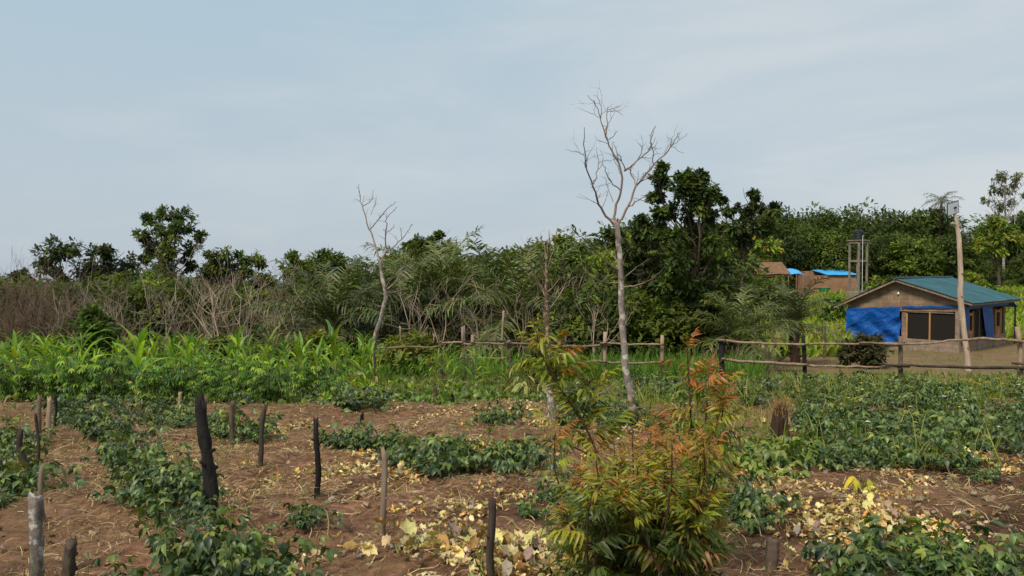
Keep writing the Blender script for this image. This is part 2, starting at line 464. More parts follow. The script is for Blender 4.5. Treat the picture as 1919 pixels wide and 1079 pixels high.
# ------------------------------------------------------------------ ground
def build_ground():
    ys = [-14.0]
    while ys[-1] < 1500:
        y = ys[-1]
        ys.append(y + (1.2 if y < 2 else 0.045 if y < 12 else 0.09 if y < 20 else 0.4 if y < 60 else y * 0.03))
    ys = np.array(ys)
    us = np.concatenate([np.linspace(-1.9, -0.8, 24, endpoint=False), np.linspace(-0.8, 0.8, 330), np.linspace(0.8, 1.9, 25)[1:]])
    X = us[None] * (ys[:, None] + 16 * (1 - sstep(-4, 6, ys[:, None])) + 0.5); Y = np.repeat(ys[:, None], len(us), 1)
    Z = G(X, Y)
    n, k = X.shape
    i = np.arange(n - 1)[:, None] * k + np.arange(k - 1)[None]
    F = np.stack([i, i + 1, i + k + 1, i + k], -1).reshape(-1, 4)
    mb = MB(); mb.add(np.stack([X, Y, Z], -1).reshape(-1, 3), F)
    me = mb.mesh('ground', ground_material(), True)
    x, y = X.ravel(), Y.ravel()
    px = x / np.maximum(y, 0.5)
    weeds = sstep(15.0, 18.5, y + 1.5 * (fbm(x * 0.4, y * 0.4, 2, 51) - 0.5) + 1.5 * sstep(-0.2, -0.5, px))
    yard = sstep(20.5, 22.5, y) * (1 - sstep(44, 50, y)) * sstep(0.33, 0.40, px + 0.05 * (fbm(x * 0.3, y * 0.3, 2, 9) - 0.5))
    straw = sstep(0.42, 0.62, fbm(x * 0.5, y * 0.7, 3, 71)) * (1 - 0.6 * sstep(-0.1, 0.45, px))
    dark = sstep(0.44, 0.60, fbm(x * 0.55 + 9, y * 0.7, 3, 91)) * sstep(-0.35, 0.35, px)
    mask = np.stack([np.clip(weeds - yard * 0.85, 0, 1), straw, yard, dark], -1).astype(np.float32)
    me.attributes.new('zone', 'FLOAT_COLOR', 'POINT').data.foreach_set('color', mask.ravel())
    o = bpy.data.objects.new('ground', me); C.objects.link(o); o['kind'] = 'structure'
def ground_material():
    m, t, b = mat('ground')
    a = t.nodes.new('ShaderNodeAttribute'); a.attribute_name = 'zone'
    s = t.nodes.new('ShaderNodeSeparateColor'); t.links.new(a.outputs['Color'], s.inputs['Color'])
    v = objco(t)
    fine = noise(t, v, 9.0, 10, 0.72, 0.3); mid = noise(t, v, 1.7, 6, 0.6)
    soil = ramp(t, fine, [(0.30, (0.07, 0.034, 0.019)), (0.5, (0.20, 0.108, 0.064)), (0.70, (0.36, 0.215, 0.135))])
    soil = mixc(t, soil, ramp(t, mid, [(0.32, (0.55, 0.53, 0.52)), (0.66, (1.3, 1.22, 1.18))]), 1.0, 'MULTIPLY')
    fib = noise(t, v, 34.0, 6, 0.8, 2.5)
    strawc = ramp(t, fib, [(0.35, (0.08, 0.045, 0.024)), (0.55, (0.25, 0.155, 0.08)), (0.7, (0.46, 0.33, 0.18))])
    c = mixc(t, soil, strawc, mixc(t, (0, 0, 0), s.outputs['Green'], ramp(t, fib, [(0.4, (0.1, 0.1, 0.1)), (0.62, (0.8, 0.8, 0.8))])))
    c = mixc(t, c, (0.30, 0.27, 0.27), mixc(t, (0, 0, 0), (0.75, 0.75, 0.75), a.outputs['Alpha']), 'MULTIPLY')
    green = ramp(t, fine, [(0.3, (0.028, 0.030, 0.012)), (0.5, (0.06, 0.075, 0.022)), (0.7, (0.13, 0.14, 0.045))])
    c = mixc(t, c, green, s.outputs['Red'])
    yard = ramp(t, noise(t, v, 1.3, 8, 0.7), [(0.3, (0.12, 0.085, 0.04)), (0.48, (0.20, 0.125, 0.072)), (0.58, (0.17, 0.15, 0.06)), (0.74, (0.36, 0.23, 0.145))])
    c = mixc(t, c, yard, s.outputs['Blue'])
    t.links.new(c, b.inputs['Base Color'])
    b.inputs['Roughness'].default_value = 0.95; b.inputs['Specular IOR Level'].default_value = 0.15
    bump(t, b, fine, 1.0, 0.07)
    return m
build_ground()

# ------------------------------------------------------------------ plant builders
def sph(n, rng):
    d = nrm(rng.normal(size=(n, 3))); return d
GREENS_DARK = [(0.055, 0.088, 0.018), (0.075, 0.112, 0.020), (0.11, 0.140, 0.024), (0.040, 0.064, 0.017)]
GREENS_MID = [(0.11, 0.165, 0.024), (0.15, 0.21, 0.030), (0.085, 0.13, 0.022), (0.20, 0.22, 0.034)]
GREENS_YEL = [(0.22, 0.23, 0.030), (0.15, 0.20, 0.030), (0.28, 0.25, 0.035), (0.10, 0.15, 0.025)]
GREENS_HI = [(0.17, 0.30, 0.035), (0.12, 0.23, 0.030), (0.24, 0.34, 0.045), (0.08, 0.16, 0.028)]
def crown(mb, clumps, per, size, cols, rng, sub=8, tm=T_SPRAY, flat=0.8, amt=0.3, hang=0.25):
    """Foliage: leaf sprays gathered in tufts on the shells of the clumps."""
    for c, r in clumps:
        c = np.asarray(c, float); r = np.broadcast_to(np.asarray(r, float), (3,)) * 1.22
        d = sph(sub, rng); d[:, 2] = d[:, 2] * flat + 0.12
        tuft = c + d * r * rng.uniform(0.35, 1.05, (sub, 1))
        shade = rng.uniform(0.7, 1.3, sub)
        col = np.asarray(cols, float)[rng.integers(0, len(cols), sub)]
        for q in range(sub):
            n = max(2, int(per * 1.15 * rng.uniform(0.5, 1.5)))
            g = sph(n, rng) * rng.uniform(0.05, 1, (n, 1)) ** 0.5
            p = tuft[q] + g * r * 0.54
            out = nrm(g + d[q] * 0.7)
            dd = nrm(out + rng.normal(size=(n, 3)) * 0.4 - np.array([0, 0, hang]))
            nn = nrm(np.array([0, 0, 1.0]) + out * 0.5 + rng.normal(size=(n, 3)) * 0.35)
            scatter(mb, tm, p - dd * size * 0.4, dd, nn, size * rng.uniform(0.7, 1.25, n), jit(col[q] * shade[q], n, amt, rng))
def curve(a, b, n, bend, rng):
    a = np.asarray(a, float); b = np.asarray(b, float)
    t = np.linspace(0, 1, n)[:, None]
    L = np.linalg.norm(b - a)
    k = rng.normal(size=3) * bend * L; k2 = rng.normal(size=3) * bend * L * 0.5
    return a + (b - a) * t + k * np.sin(np.pi * t) + k2 * np.sin(2 * np.pi * t)
def limbs(mb, base, clumps, r0, rng, fork=0.35, tops=None, tint=(1, 1, 1)):
    """A trunk that splits towards the clumps."""
    base = np.asarray(base, float)
    cs = np.array([c for c, r in clumps], float)
    top = cs.mean(0); top[2] = base[2] + (cs[:, 2].max() - base[2]) * 0.82
    tr = curve(base, top, 9, 0.03, rng)
    tr[0] = base - np.array([0, 0, 0.15])
    rad = r0 * np.linspace(1, 0.22, 9); rad[0] *= 1.35
    tube(mb, tr, rad, 8, tint, rough=0.08, rng=rng)
    for c in cs:
        hz = (c[2] - base[2]) / max(top[2] - base[2], 0.1)
        f = np.clip(hz * 0.62 + rng.uniform(-0.1, 0.05), fork * 0.8, 0.9) * 8
        i = int(f); s = tr[i] + (tr[min(i + 1, 8)] - tr[i]) * (f - i)
        e = curve(s, c, 6, 0.07, rng)
        tube(mb, e, np.linspace(np.interp(f, range(9), rad) * 0.6, r0 * 0.08, 6), 5, tint, cap=False)
        for _ in range(2):
            q = c + rng.normal(size=3) * 0.35
            tube(mb, curve(e[3], q, 4, 0.1, rng), np.linspace(r0 * 0.16, r0 * 0.05, 4), 4, tint, cap=False)
def cloud_clumps(rng, h, w, n, lo=0.35, shape='round', r=(0.18, 0.28)):
    out = []
    for i in range(n):
        t = (i + rng.uniform(0, 1)) / n
        z = h * (lo + (1 - lo) * t * 0.94)
        k = {'round': math.sin(math.pi * (0.18 + 0.72 * t)), 'flat': 0.55 + 0.45 * t, 'vase': 0.45 + 0.55 * math.sin(math.pi * min(1, t * 0.75 + 0.1)), 'cone': 1.05 - 0.8 * t}[shape]
        a = i * 2.4 + rng.uniform(-0.5, 0.5); q = w * 0.5 * k * rng.uniform(0.35, 0.95)
        rr = w * rng.uniform(*r)
        out.append((np.array([math.cos(a) * q, math.sin(a) * q, z]), np.array([rr, rr, rr * 0.72])))
    return out
def twig(mb, p, d, L, r, depth, rng, tint=(1, 1, 1), up=0.25, wig=0.35, kids=(2, 4), seg=4):
    n = 5
    pts = [np.asarray(p, float)]; d = nrm(d)
    for i in range(n):
        d = nrm(d + rng.normal(size=3) * wig * 0.5 + np.array([0, 0, up * 0.18]))
        pts.append(pts[-1] + d * L / n)
    tube(mb, pts, np.linspace(r, r * 0.45, n + 1), seg, tint, cap=False)
    if depth <= 0: return
    for _ in range(rng.integers(*kids)):
        i = rng.integers(1, n + 1)
        dd = nrm(nrm(np.array(pts[i]) - pts[i - 1]) + rng.normal(size=3) * 0.6)
        twig(mb, pts[i], dd, L * rng.uniform(0.45, 0.75), r * 0.5, depth - 1, rng, tint, up, wig, kids, 3 if depth < 2 else 4)

# ------------------------------------------------------------------ bare trees, limb by limb
def bare_tree(name, label, base_px, depth, trunk, limbs_, seed, mats, twigs=3.0, tl=(0.2, 0.5), spread=0.42, cat='bare tree', skin=None):
    rng = np.random.default_rng(seed)
    base = at(*trunk[0][:2], depth)
    g = float(G(base[0], base[1]))
    o = thing(name, label, cat, None, (base[0], base[1], g))
    org = np.array([base[0], base[1], g])
    k = depth / FPX
    def line(pts, dy0, dy1):
        n = len(pts); out = []
        for i, p in enumerate(pts):
            dy = dy0 + (dy1 - dy0) * (i / max(n - 1, 1)) ** 1.3
            out.append(at(p[0], p[1], depth + dy) - org)
        return np.array(out)
    def fine(pts, r):
        t = np.linspace(0, len(pts) - 1, (len(pts) - 1) * 3 + 1)
        q = np.stack([np.interp(t, range(len(pts)), pts[:, j]) for j in range(3)], -1)
        sm = q.copy(); sm[1:-1] = (q[:-2] + 2 * q[1:-1] + q[2:]) / 4
        sm[1:-1] += rng.normal(size=sm[1:-1].shape) * 0.010
        return sm, np.interp(t, range(len(pts)), r)
    mt = MB()
    tp = line(trunk, 0, 0); tp[0][2] = -0.2
    q, r = fine(tp, np.array([p[2] * k for p in trunk]))
    ti = np.ones((len(q) - 1, 3))
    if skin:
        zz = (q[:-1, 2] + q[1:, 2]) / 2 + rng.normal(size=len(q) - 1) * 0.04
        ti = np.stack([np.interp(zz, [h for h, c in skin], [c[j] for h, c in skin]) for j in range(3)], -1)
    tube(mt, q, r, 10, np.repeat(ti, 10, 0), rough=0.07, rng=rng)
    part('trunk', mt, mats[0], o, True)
    for pts, r0, r1, dy in limbs_:
        ml = MB()
        L = line(pts, dy[0], dy[1])
        q, r = fine(L, np.linspace(r0 * k, r1 * k, len(pts)))
        tube(ml, q, r * 0.72, 6, np.repeat(np.linspace(0.95, 0.42, len(q) - 1)[:, None] * np.array([[1, 0.94, 0.92]]), 6, 0), rough=0.05, rng=rng)
        seglen = np.linalg.norm(np.diff(q, axis=0), axis=1).sum()
        for _ in range(int(twigs * seglen) + 1):
            i = rng.integers(max(1, len(q) // 3), len(q))
            d = nrm(q[i] - q[i - 1]) + rng.normal(size=3) * spread + np.array([0, 0, 0.12])
            twig(ml, q[i], d, rng.uniform(*tl) * (0.3 if i > len(q) - 5 else 1), min(r[i] * 0.45, 0.0065), 1, rng, (0.42, 0.36, 0.34), 0.2, 0.5, (1, 4), 3)
        part('branch', ml, mats[1], o, True)
    return o
bare_tree('bare_tree', 'tall leafless pale-barked tree with a forked spreading top and scorched foot', None, 12.0,
    [(1192, 802, 8.5), (1186, 765, 7.2), (1180, 730, 6.8), (1174, 690, 6.6), (1168, 640, 6.2), (1165, 590, 5.8), (1163, 545, 5.6), (1162, 500, 5.3), (1160, 460, 5.2), (1157, 440, 5.6), (1153, 414, 3.6)],
    [([(1156, 428), (1136, 403), (1124, 384), (1111, 349), (1099, 318), (1095, 286), (1095, 238)], 3.4, 0.7, (0, -0.5)),
     ([(1111, 348), (1117, 325), (1122, 302), (1118, 282)], 1.7, 0.6, (-0.3, -0.1)),
     ([(1096, 290), (1083, 286), (1064, 280)], 1.0, 0.4, (-0.4, -0.7)),
     ([(1154, 416), (1151, 393), (1162, 362), (1168, 326), (1155, 299), (1143, 273), (1133, 245), (1124, 220), (1118, 195), (1101, 178)], 3.8, 0.6, (0, 0.5)),
     ([(1136, 252), (1138, 223), (1136, 207), (1162, 198)], 1.8, 0.5, (0.35, 0.6)),
     ([(1136, 210), (1152, 208), (1168, 216)], 1.0, 0.4, (0.4, 0.1)),
     ([(1125, 220), (1108, 213), (1089, 204)], 0.9, 0.4, (0.4, 0.7)),
     ([(1126, 222), (1126, 200), (1121, 182), (1112, 178)], 1.1, 0.4, (0.4, 0.3)),
     ([(1140, 262), (1150, 256), (1158, 245)], 1.1, 0.5, (0.3, 0)),
     ([(1170, 320), (1187, 308), (1209, 289), (1222, 277), (1218, 261), (1229, 236)], 2.6, 0.7, (0.2, 0.9)),
     ([(1172, 319), (1162, 295), (1150, 270)], 1.6, 0.5, (0.2, -0.3)),
     ([(1192, 303), (1206, 280), (1196, 268)], 1.3, 0.5, (0.4, 0.1)),
     ([(1159, 420), (1164, 412), (1177, 387), (1193, 349), (1212, 324), (1228, 305), (1253, 283), (1266, 261), (1272, 248)], 3.6, 0.7, (0, -0.3)),
     ([(1193, 349), (1186, 330), (1181, 316), (1172, 320)], 1.8, 1.2, (-0.1, 0.2)),
     ([(1225, 308), (1225, 283), (1217, 267)], 1.5, 0.6, (-0.2, -0.6)),
     ([(1201, 340), (1222, 330), (1232, 312)], 1.2, 0.5, (-0.1, 0.4)),
     ([(1177, 387), (1199, 374), (1218, 362)], 1.6, 0.6, (0, -0.7)),
     ([(1258, 274), (1272, 262), (1288, 250)], 0.9, 0.4, (-0.3, 0.1)),
     ([(1163, 357), (1143, 340), (1133, 318), (1130, 308)], 1.6, 0.5, (0.2, -0.4)),
     ([(1149, 378), (1138, 349), (1134, 335)], 1.2, 0.5, (0.1, 0.5)),
     ([(1128, 390), (1136, 365), (1140, 356)], 1.0, 0.4, (-0.1, 0.3)),
     ([(1161, 506), (1145, 498), (1127, 482), (1104, 458), (1085, 440), (1069, 423)], 2.2, 0.6, (0, -0.8)),
     ([(1162, 530), (1140, 528), (1116, 525), (1104, 515)], 1.8, 0.6, (0, -0.5)),
     ([(1163, 524), (1176, 515), (1194, 501), (1219, 484)], 2.0, 0.6, (0, 0.6)),
     ([(1164, 538), (1180, 536), (1205, 532), (1228, 518), (1246, 499)], 2.2, 0.6, (0, -0.4)),
     ([(1160, 490), (1146, 478), (1131, 458)], 1.6, 0.5, (0, 0.5)),
     ([(1162, 500), (1172, 480), (1180, 462)], 1.2, 0.5, (0, -0.4))],
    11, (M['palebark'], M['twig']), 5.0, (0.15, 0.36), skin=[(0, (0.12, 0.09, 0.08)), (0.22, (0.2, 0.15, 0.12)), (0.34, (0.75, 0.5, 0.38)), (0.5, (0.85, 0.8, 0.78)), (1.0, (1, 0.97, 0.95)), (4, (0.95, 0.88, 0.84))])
bare_tree('bare_tree', 'slender leafless tree leaning at its foot, shorter and standing beside the maize', None, 20.0,
    [(697, 727, 5.2), (699, 690, 4.6), (700, 650, 4.4), (705, 623, 4.4), (719, 581, 4.2), (723, 549, 3.9), (714, 510, 3.3), (709, 484, 2.6)],
    [([(710, 488), (702, 454), (691, 429), (681, 394), (674, 369), (672, 345)], 2.8, 0.6, (0, 0.6)),
     ([(692, 430), (709, 412), (726, 390), (741, 378)], 1.6, 0.5, (0.2, -0.5)),
     ([(680, 386), (698, 376), (700, 355)], 1.3, 0.4, (0.4, 0.9)),
     ([(695, 402), (702, 385), (705, 368)], 1.0, 0.4, (0.2, 0.6)),
     ([(711, 495), (726, 468), (721, 450), (725, 426), (723, 408), (744, 387)], 2.2, 0.5, (0, -0.6)),
     ([(726, 470), (748, 454), (765, 433), (772, 420)], 1.7, 0.5, (-0.2, 0.5)),
     ([(723, 437), (734, 430), (739, 420)], 1.0, 0.4, (-0.3, -0.6)),
     ([(753, 449), (752, 436), (749, 424)], 1.0, 0.4, (0.3, 0.1)),
     ([(722, 546), (741, 528), (758, 507), (769, 492)], 2.2, 0.6, (0, 0.7)),
     ([(722, 540), (737, 517), (755, 489)], 1.5, 0.5, (0, -0.6)),
     ([(723, 549), (748, 545), (776, 537)], 1.4, 0.5, (0, 0.4)),
     ([(721, 553), (705, 545), (691, 531)], 1.4, 0.5, (0, -0.5)),
     ([(719, 574), (708, 572), (698, 566)], 1.3, 0.5, (0, 0.5))],
    12, (M['palebark'], M['twig']), 3.6, (0.14, 0.40), skin=[(0, (0.35, 0.28, 0.24)), (0.9, (0.6, 0.52, 0.47)), (1.6, (0.9, 0.85, 0.82)), (5, (0.85, 0.8, 0.76))])
bare_tree('bare_tree', 'dead straight tree with a white foot and brown upright twigs behind the young neem shoots', None, 12.6,
    [(1034, 806, 9.5), (1033, 770, 8.0), (1031, 730, 7.0), (1029, 690, 6.0), (1026, 640, 5.2), (1025, 600, 4.6), (1023, 550, 3.8), (1024, 500, 2.6), (1027, 460, 1.8), (1029, 430, 0.8)],
    [([(1024, 560), (1010, 530), (1002, 515)], 1.8, 0.5, (0, 0.3)), ([(1025, 548), (1050, 525), (1065, 500)], 1.8, 0.5, (0, -0.3)),
     ([(1024, 520), (1010, 480), (1006, 457)], 1.6, 0.5, (0, -0.3)), ([(1025, 503), (1036, 470), (1042, 445)], 1.4, 0.5, (0, 0.4)),
     ([(1024, 584), (1060, 540), (1075, 518)], 1.8, 0.5, (0, 0.5)), ([(1025, 482), (1018, 455), (1012, 435)], 1.1, 0.4, (0, 0.2)),
     ([(1025, 610), (1050, 600), (1080, 578)], 1.5, 0.5, (0, -0.4)), ([(1024, 575), (1005, 560), (990, 540)], 1.5, 0.5, (0, -0.5))],
    13, (M['lichen'], M['twig']), 5.5, (0.18, 0.45), 0.4, skin=[(0, (1.1, 1.08, 1.04)), (0.55, (1, 0.95, 0.9)), (0.8, (0.62, 0.48, 0.38)), (2, (0.66, 0.5, 0.40)), (4, (0.7, 0.58, 0.48))])

# ------------------------------------------------------------------ grey leafless thicket along the edge of the bush
def bare_shrub(seed, h, stems, depth=3, kids=(2, 4)):
    rng = np.random.default_rng(seed); mb = MB()
    for i in range(stems):
        a = rng.uniform(0, 6.28); lean = rng.uniform(0.0, 0.35)
        L = h * rng.uniform(0.55, 0.8)
        twig(mb, (math.cos(a) * 0.12, math.sin(a) * 0.12, -0.1), (math.cos(a) * lean, math.sin(a) * lean, 1), L, h * rng.uniform(0.005, 0.011), depth, rng, jit((1, 0.95, 0.9), 1, 0.2, rng)[0], 0.75, 0.36, kids, 5)
    return mb
BROWN = [proto('leafless_shrub', 'shrub', [('stem', bare_shrub(120 + i, 3.4, 5, 3, (3, 5)), M['browntwig'], False)]) for i in range(3)]
BARE = [proto('leafless_shrub', 'shrub', [('stem', bare_shrub(100 + i, h, s), M['twig'], False)]) for i, (h, s) in enumerate([(3.6, 3), (4.2, 2), (3.0, 4), (4.6, 2), (2.6, 4), (3.8, 3)])]

# ------------------------------------------------------------------ landmarks for telling repeats apart
ORD = ['', 'second', 'third', 'fourth', 'fifth', 'sixth', 'seventh', 'eighth', 'ninth', 'tenth', 'eleventh', 'twelfth']
def remember(o, what, px, py, marks, ordinals=True): LM.append((o, what, px, py, marks, ordinals))
NEAR_MARKS = [(385, 860, 'the thick charred post'), (592, 900, 'the slim black stake'), (720, 940, 'the grey weathered stake'), (1190, 780, 'the tall bare tree'),
    (697, 720, 'the small bare tree'), (1200, 1000, 'the red-tipped neem bush'), (1461, 800, 'the shredded stump'), (1687, 700, 'the stout grey fence post'),
    (922, 1020, 'the dark pitted stake'), (66, 1010, 'the white lichen stump'), (1447, 1035, 'the sawn-off stump'), (437, 800, 'the flat-topped brown stake'),
    (1033, 790, 'the white-footed dead tree'), (490, 830, 'the leaning dark stake'), (95, 790, 'the three stakes at the maize edge'), (1912, 700, 'the last pale fence post'), (679, 790, 'the tiny burnt stub'), (1810, 760, 'the solar lamp pole')]
FAR_MARKS = [(310, 480, 'the tall upright tree above the thicket'), (150, 520, 'the spreading tree above the thicket'), (435, 500, 'the low domed tree'), (697, 560, 'the small bare tree'),
    (1165, 560, 'the tall bare tree'), (1026, 560, 'the white-footed dead tree'), (1285, 480, 'the dark plumed tree'), (1490, 570, 'the palm with a bare trunk'), (1608, 500, 'the water tower'), (1700, 560, 'the blue-sheeted house'),
    (1760, 400, 'the coconut palm'), (1885, 400, 'the thin airy tree'), (1797, 500, 'the solar lamp pole'), (1410, 500, 'the brown-roofed hut'), (805, 470, 'the flat-topped tree')]
def short(t):
    for a, b in ((' beside the knotty leaning stake', ' by the stick'), (' standing', ''), (' above the thicket', ''), (', the stoutest on the cleared soil', ''), ('broad-leaved bean plant', 'broad-leaved bean'), ('closest', 'nearest'), (' under the trees', ''), (' in the bush', ''), (' at the foot of the wood', ''), (' behind the rail fence', ''), (' of the wood', ''), (' nearest the viewer', ''), (' of the diagonal row', ''), (' of the middle row', ''), (' in front of the maize', ''), (' beside the heap of yellow leaves', ''), (' with fingered leaves', ''), (' on the bean-filled ground', '')):
        if len(t.split()) > 15: t = t.replace(a, b, 1)
    return t
def finish_labels():
    cells = {}
    for o, what, px, py, marks, od in LM:
        mx, my, mn = min(marks, key=lambda m: (m[0] - px) ** 2 + ((m[1] - py) * 1.4) ** 2)
        dx, dy = px - mx, py - my
        rel = ('left of' if dx < 0 else 'right of') if abs(dx) > 1.2 * abs(dy) else ('in front of' if dy > 0 else 'behind')
        cells.setdefault((what, rel, mn), []).append((math.hypot(dx, dy), o, od))
    for (what, rel, mn), v in cells.items():
        v.sort(key=lambda e: e[0])
        for i, (_, o, od) in enumerate(v):
            if od and len(v) > 1 and i < 12:
                o['label'] = short(f"{what} {rel} {mn}, " + ('closest' if i == 0 else f'{ORD[i]} closest'))
            else: o['label'] = short(f"{what} {rel} {mn}")

# ------------------------------------------------------------------ trees whose outline the photograph shows
def shaped_tree(name, label, cat, base_px, depth, clumps, per, size, cols, seed, r0=0.16, sub=8, tm=T_SPRAY, bark='bark', group=None, deep=0.55, flat=0.8, amt=0.3, hang=0.25):
    rng = np.random.default_rng(seed)
    b = at_depth(base_px, depth)
    k = depth / FPX
    cl = []
    for px, py, r in clumps:
        w = at(px, py, depth) - b
        half = (max(c[0] for c in clumps) - min(c[0] for c in clumps)) * k * 0.5
        w[1] += rng.uniform(-1, 1) * half * deep
        cl.append((w, np.array([r * k, r * k, r * k * 0.9])))
    o = thing(name, label, cat, group, b)
    mt = MB(); limbs(mt, (0, 0, 0), cl, r0, rng)
    part('trunk', mt, M[bark], o, True)
    mc = MB(); crown(mc, cl, per, size, cols, rng, sub, tm, flat, amt, hang)
    part('crown', mc, M['leaf'], o)
    return o
shaped_tree('broadleaf_tree', 'tall upright dark broadleaf tree standing high above the grey leafless thicket', 'tree', 305, 46,
    [(300, 405, 15), (283, 412, 13), (335, 405, 17), (357, 425, 15), (262, 440, 12), (275, 462, 16), (310, 430, 20), (335, 447, 18), (366, 445, 11), (302, 470, 20), (330, 482, 18), (352, 470, 14), (290, 497, 17), (318, 508, 18), (345, 497, 12), (268, 484, 9), (305, 530, 16)],
    30, 0.24, GREENS_DARK, 21, 0.2)
shaped_tree('broadleaf_tree', 'wide spreading dark tree with feathery crown above the grey leafless thicket', 'tree', 160, 44,
    [(96, 482, 20), (118, 474, 22), (145, 470, 22), (172, 480, 22), (199, 470, 14), (214, 492, 17), (140, 502, 22), (180, 508, 22), (112, 503, 15), (216, 514, 16), (87, 492, 9), (62, 518, 11), (165, 530, 20), (198, 528, 15), (130, 535, 18)],
    28, 0.24, GREENS_DARK[:3] + GREENS_MID[:1], 22, 0.2)
shaped_tree('broadleaf_tree', 'thin sparse tree top at the far edge of the brown thicket', 'tree', 22, 48,
    [(25, 514, 11), (41, 510, 6), (6, 532, 11), (30, 532, 10)], 22, 0.23, GREENS_DARK, 23, 0.1)
shaped_tree('broadleaf_tree', 'low domed olive tree between the tall upright tree and the palms', 'tree', 440, 45,
    [(400, 482, 12), (425, 478, 16), (450, 484, 16), (476, 486, 14), (486, 497, 8), (415, 502, 15), (445, 507, 15), (470, 507, 11), (392, 500, 8)], 26, 0.24, GREENS_DARK[:3] + GREENS_MID, 24, 0.16)
shaped_tree('broadleaf_tree', 'open-crowned light green tree beside the low domed tree', 'tree', 552, 46,
    [(545, 481, 9), (560, 486, 10), (540, 500, 12), (570, 503, 10), (552, 515, 14)], 22, 0.24, GREENS_MID, 25, 0.12)
shaped_tree('broadleaf_tree', 'small loose light green tree next to the small bare tree', 'tree', 611, 46,
    [(605, 477, 8), (622, 490, 10), (600, 497, 9), (612, 510, 12), (635, 500, 8)], 22, 0.24, GREENS_MID, 26, 0.12)
shaped_tree('broadleaf_tree', 'flat-topped layered dark tree above the oil palms', 'tree', 803, 38,
    [(765, 461, 12), (785, 455, 13), (810, 452, 13), (826, 440, 8), (840, 461, 12), (800, 470, 16), (852, 472, 9), (775, 472, 11), (825, 472, 12)], 26, 0.21, GREENS_DARK, 27, 0.14, flat=0.5)
shaped_tree('broadleaf_tree', 'yellowing loose tree behind the white-footed dead tree', 'tree', 1068, 33,
    [(1050, 455, 12), (1070, 452, 14), (1090, 465, 14), (1060, 475, 14), (1080, 490, 16), (1055, 500, 14), (1045, 520, 14)], 18, 0.2, GREENS_YEL[:2] + GREENS_MID, 28, 0.12)
shaped_tree('neem_tree', 'dark plumed tree with tall tufted tops and bare brown trunk by the fence opening', 'tree', 1298, 27,
    [(1233, 322, 9), (1236, 342, 13), (1229, 370, 14), (1240, 397, 14), (1275, 335, 12), (1268, 357, 16), (1291, 356, 18), (1309, 336, 12), (1316, 360, 18), (1305, 386, 22), (1327, 386, 14), (1281, 402, 22), (1336, 410, 15),
     (1212, 418, 15), (1230, 432, 18), (1256, 450, 22), (1300, 440, 25), (1340, 456, 25), (1262, 490, 24), (1305, 490, 27), (1345, 500, 26), (1240, 530, 18), (1290, 535, 24), (1335, 545, 24), (1312, 575, 18), (1345, 585, 18), (1270, 560, 15)],
    30, 0.19, GREENS_DARK + GREENS_MID[:1], 29, 0.15, 10)
shaped_tree('neem_tree', 'slim dark tree crowded against the plumed tree, nearer the tall bare tree', 'tree', 1277, 29,
    [(1195, 440, 14), (1215, 455, 18), (1180, 470, 16), (1205, 490, 20), (1230, 500, 20), (1185, 515, 18), (1215, 535, 20), (1250, 520, 20), (1160, 450, 12), (1145, 440, 10)], 26, 0.19, GREENS_DARK + GREENS_MID[2:3], 30, 0.11, 9)
shaped_tree('neem_tree', 'dark tree with tufted spires standing above the brown-roofed hut', 'tree', 1395, 40,
    [(1358, 373, 8), (1362, 395, 13), (1416, 366, 10), (1420, 386, 14), (1398, 402, 15), (1441, 396, 14), (1372, 424, 18), (1410, 426, 18), (1446, 424, 14), (1380, 452, 14), (1350, 430, 12), (1405, 455, 12)], 26, 0.23, GREENS_DARK + GREENS_MID[:2], 31, 0.16, 10)
shaped_tree('broadleaf_tree', 'bright yellow-green bushy tree just above the brown-roofed hut', 'tree', 1425, 66,
    [(1405, 460, 13), (1425, 452, 14), (1445, 462, 14), (1415, 478, 14), (1437, 480, 14), (1458, 475, 10), (1395, 478, 10)], 24, 0.34, GREENS_YEL[:3] + GREENS_HI[:1], 32, 0.16)
shaped_tree('broadleaf_tree', 'light green leafy tree on the slope beyond the solar lamp pole', 'tree', 1868, 66,
    [(1850, 425, 14), (1868, 420, 14), (1845, 445, 14), (1870, 445, 16), (1890, 430, 14), (1855, 468, 16), (1880, 465, 16), (1905, 450, 14), (1835, 460, 10)], 22, 0.34, GREENS_MID + GREENS_YEL[1:2], 33, 0.18)
shaped_tree('gum_tree', 'tall airy tree with thin pale stems and sparse hanging leaves above the wood', 'tree', 1885, 88,
    [(1870, 335, 12), (1885, 325, 10), (1900, 332, 10), (1860, 355, 10), (1878, 358, 12), (1896, 360, 12), (1912, 345, 10), (1855, 378, 8), (1872, 385, 12), (1890, 388, 12), (1908, 380, 12), (1865, 405, 10), (1885, 410, 12), (1915, 365, 8)],
    13, 0.30, [(0.10, 0.11, 0.06), (0.07, 0.085, 0.045), (0.13, 0.13, 0.08)], 34, 0.2, 7, bark='palebark', hang=0.9)

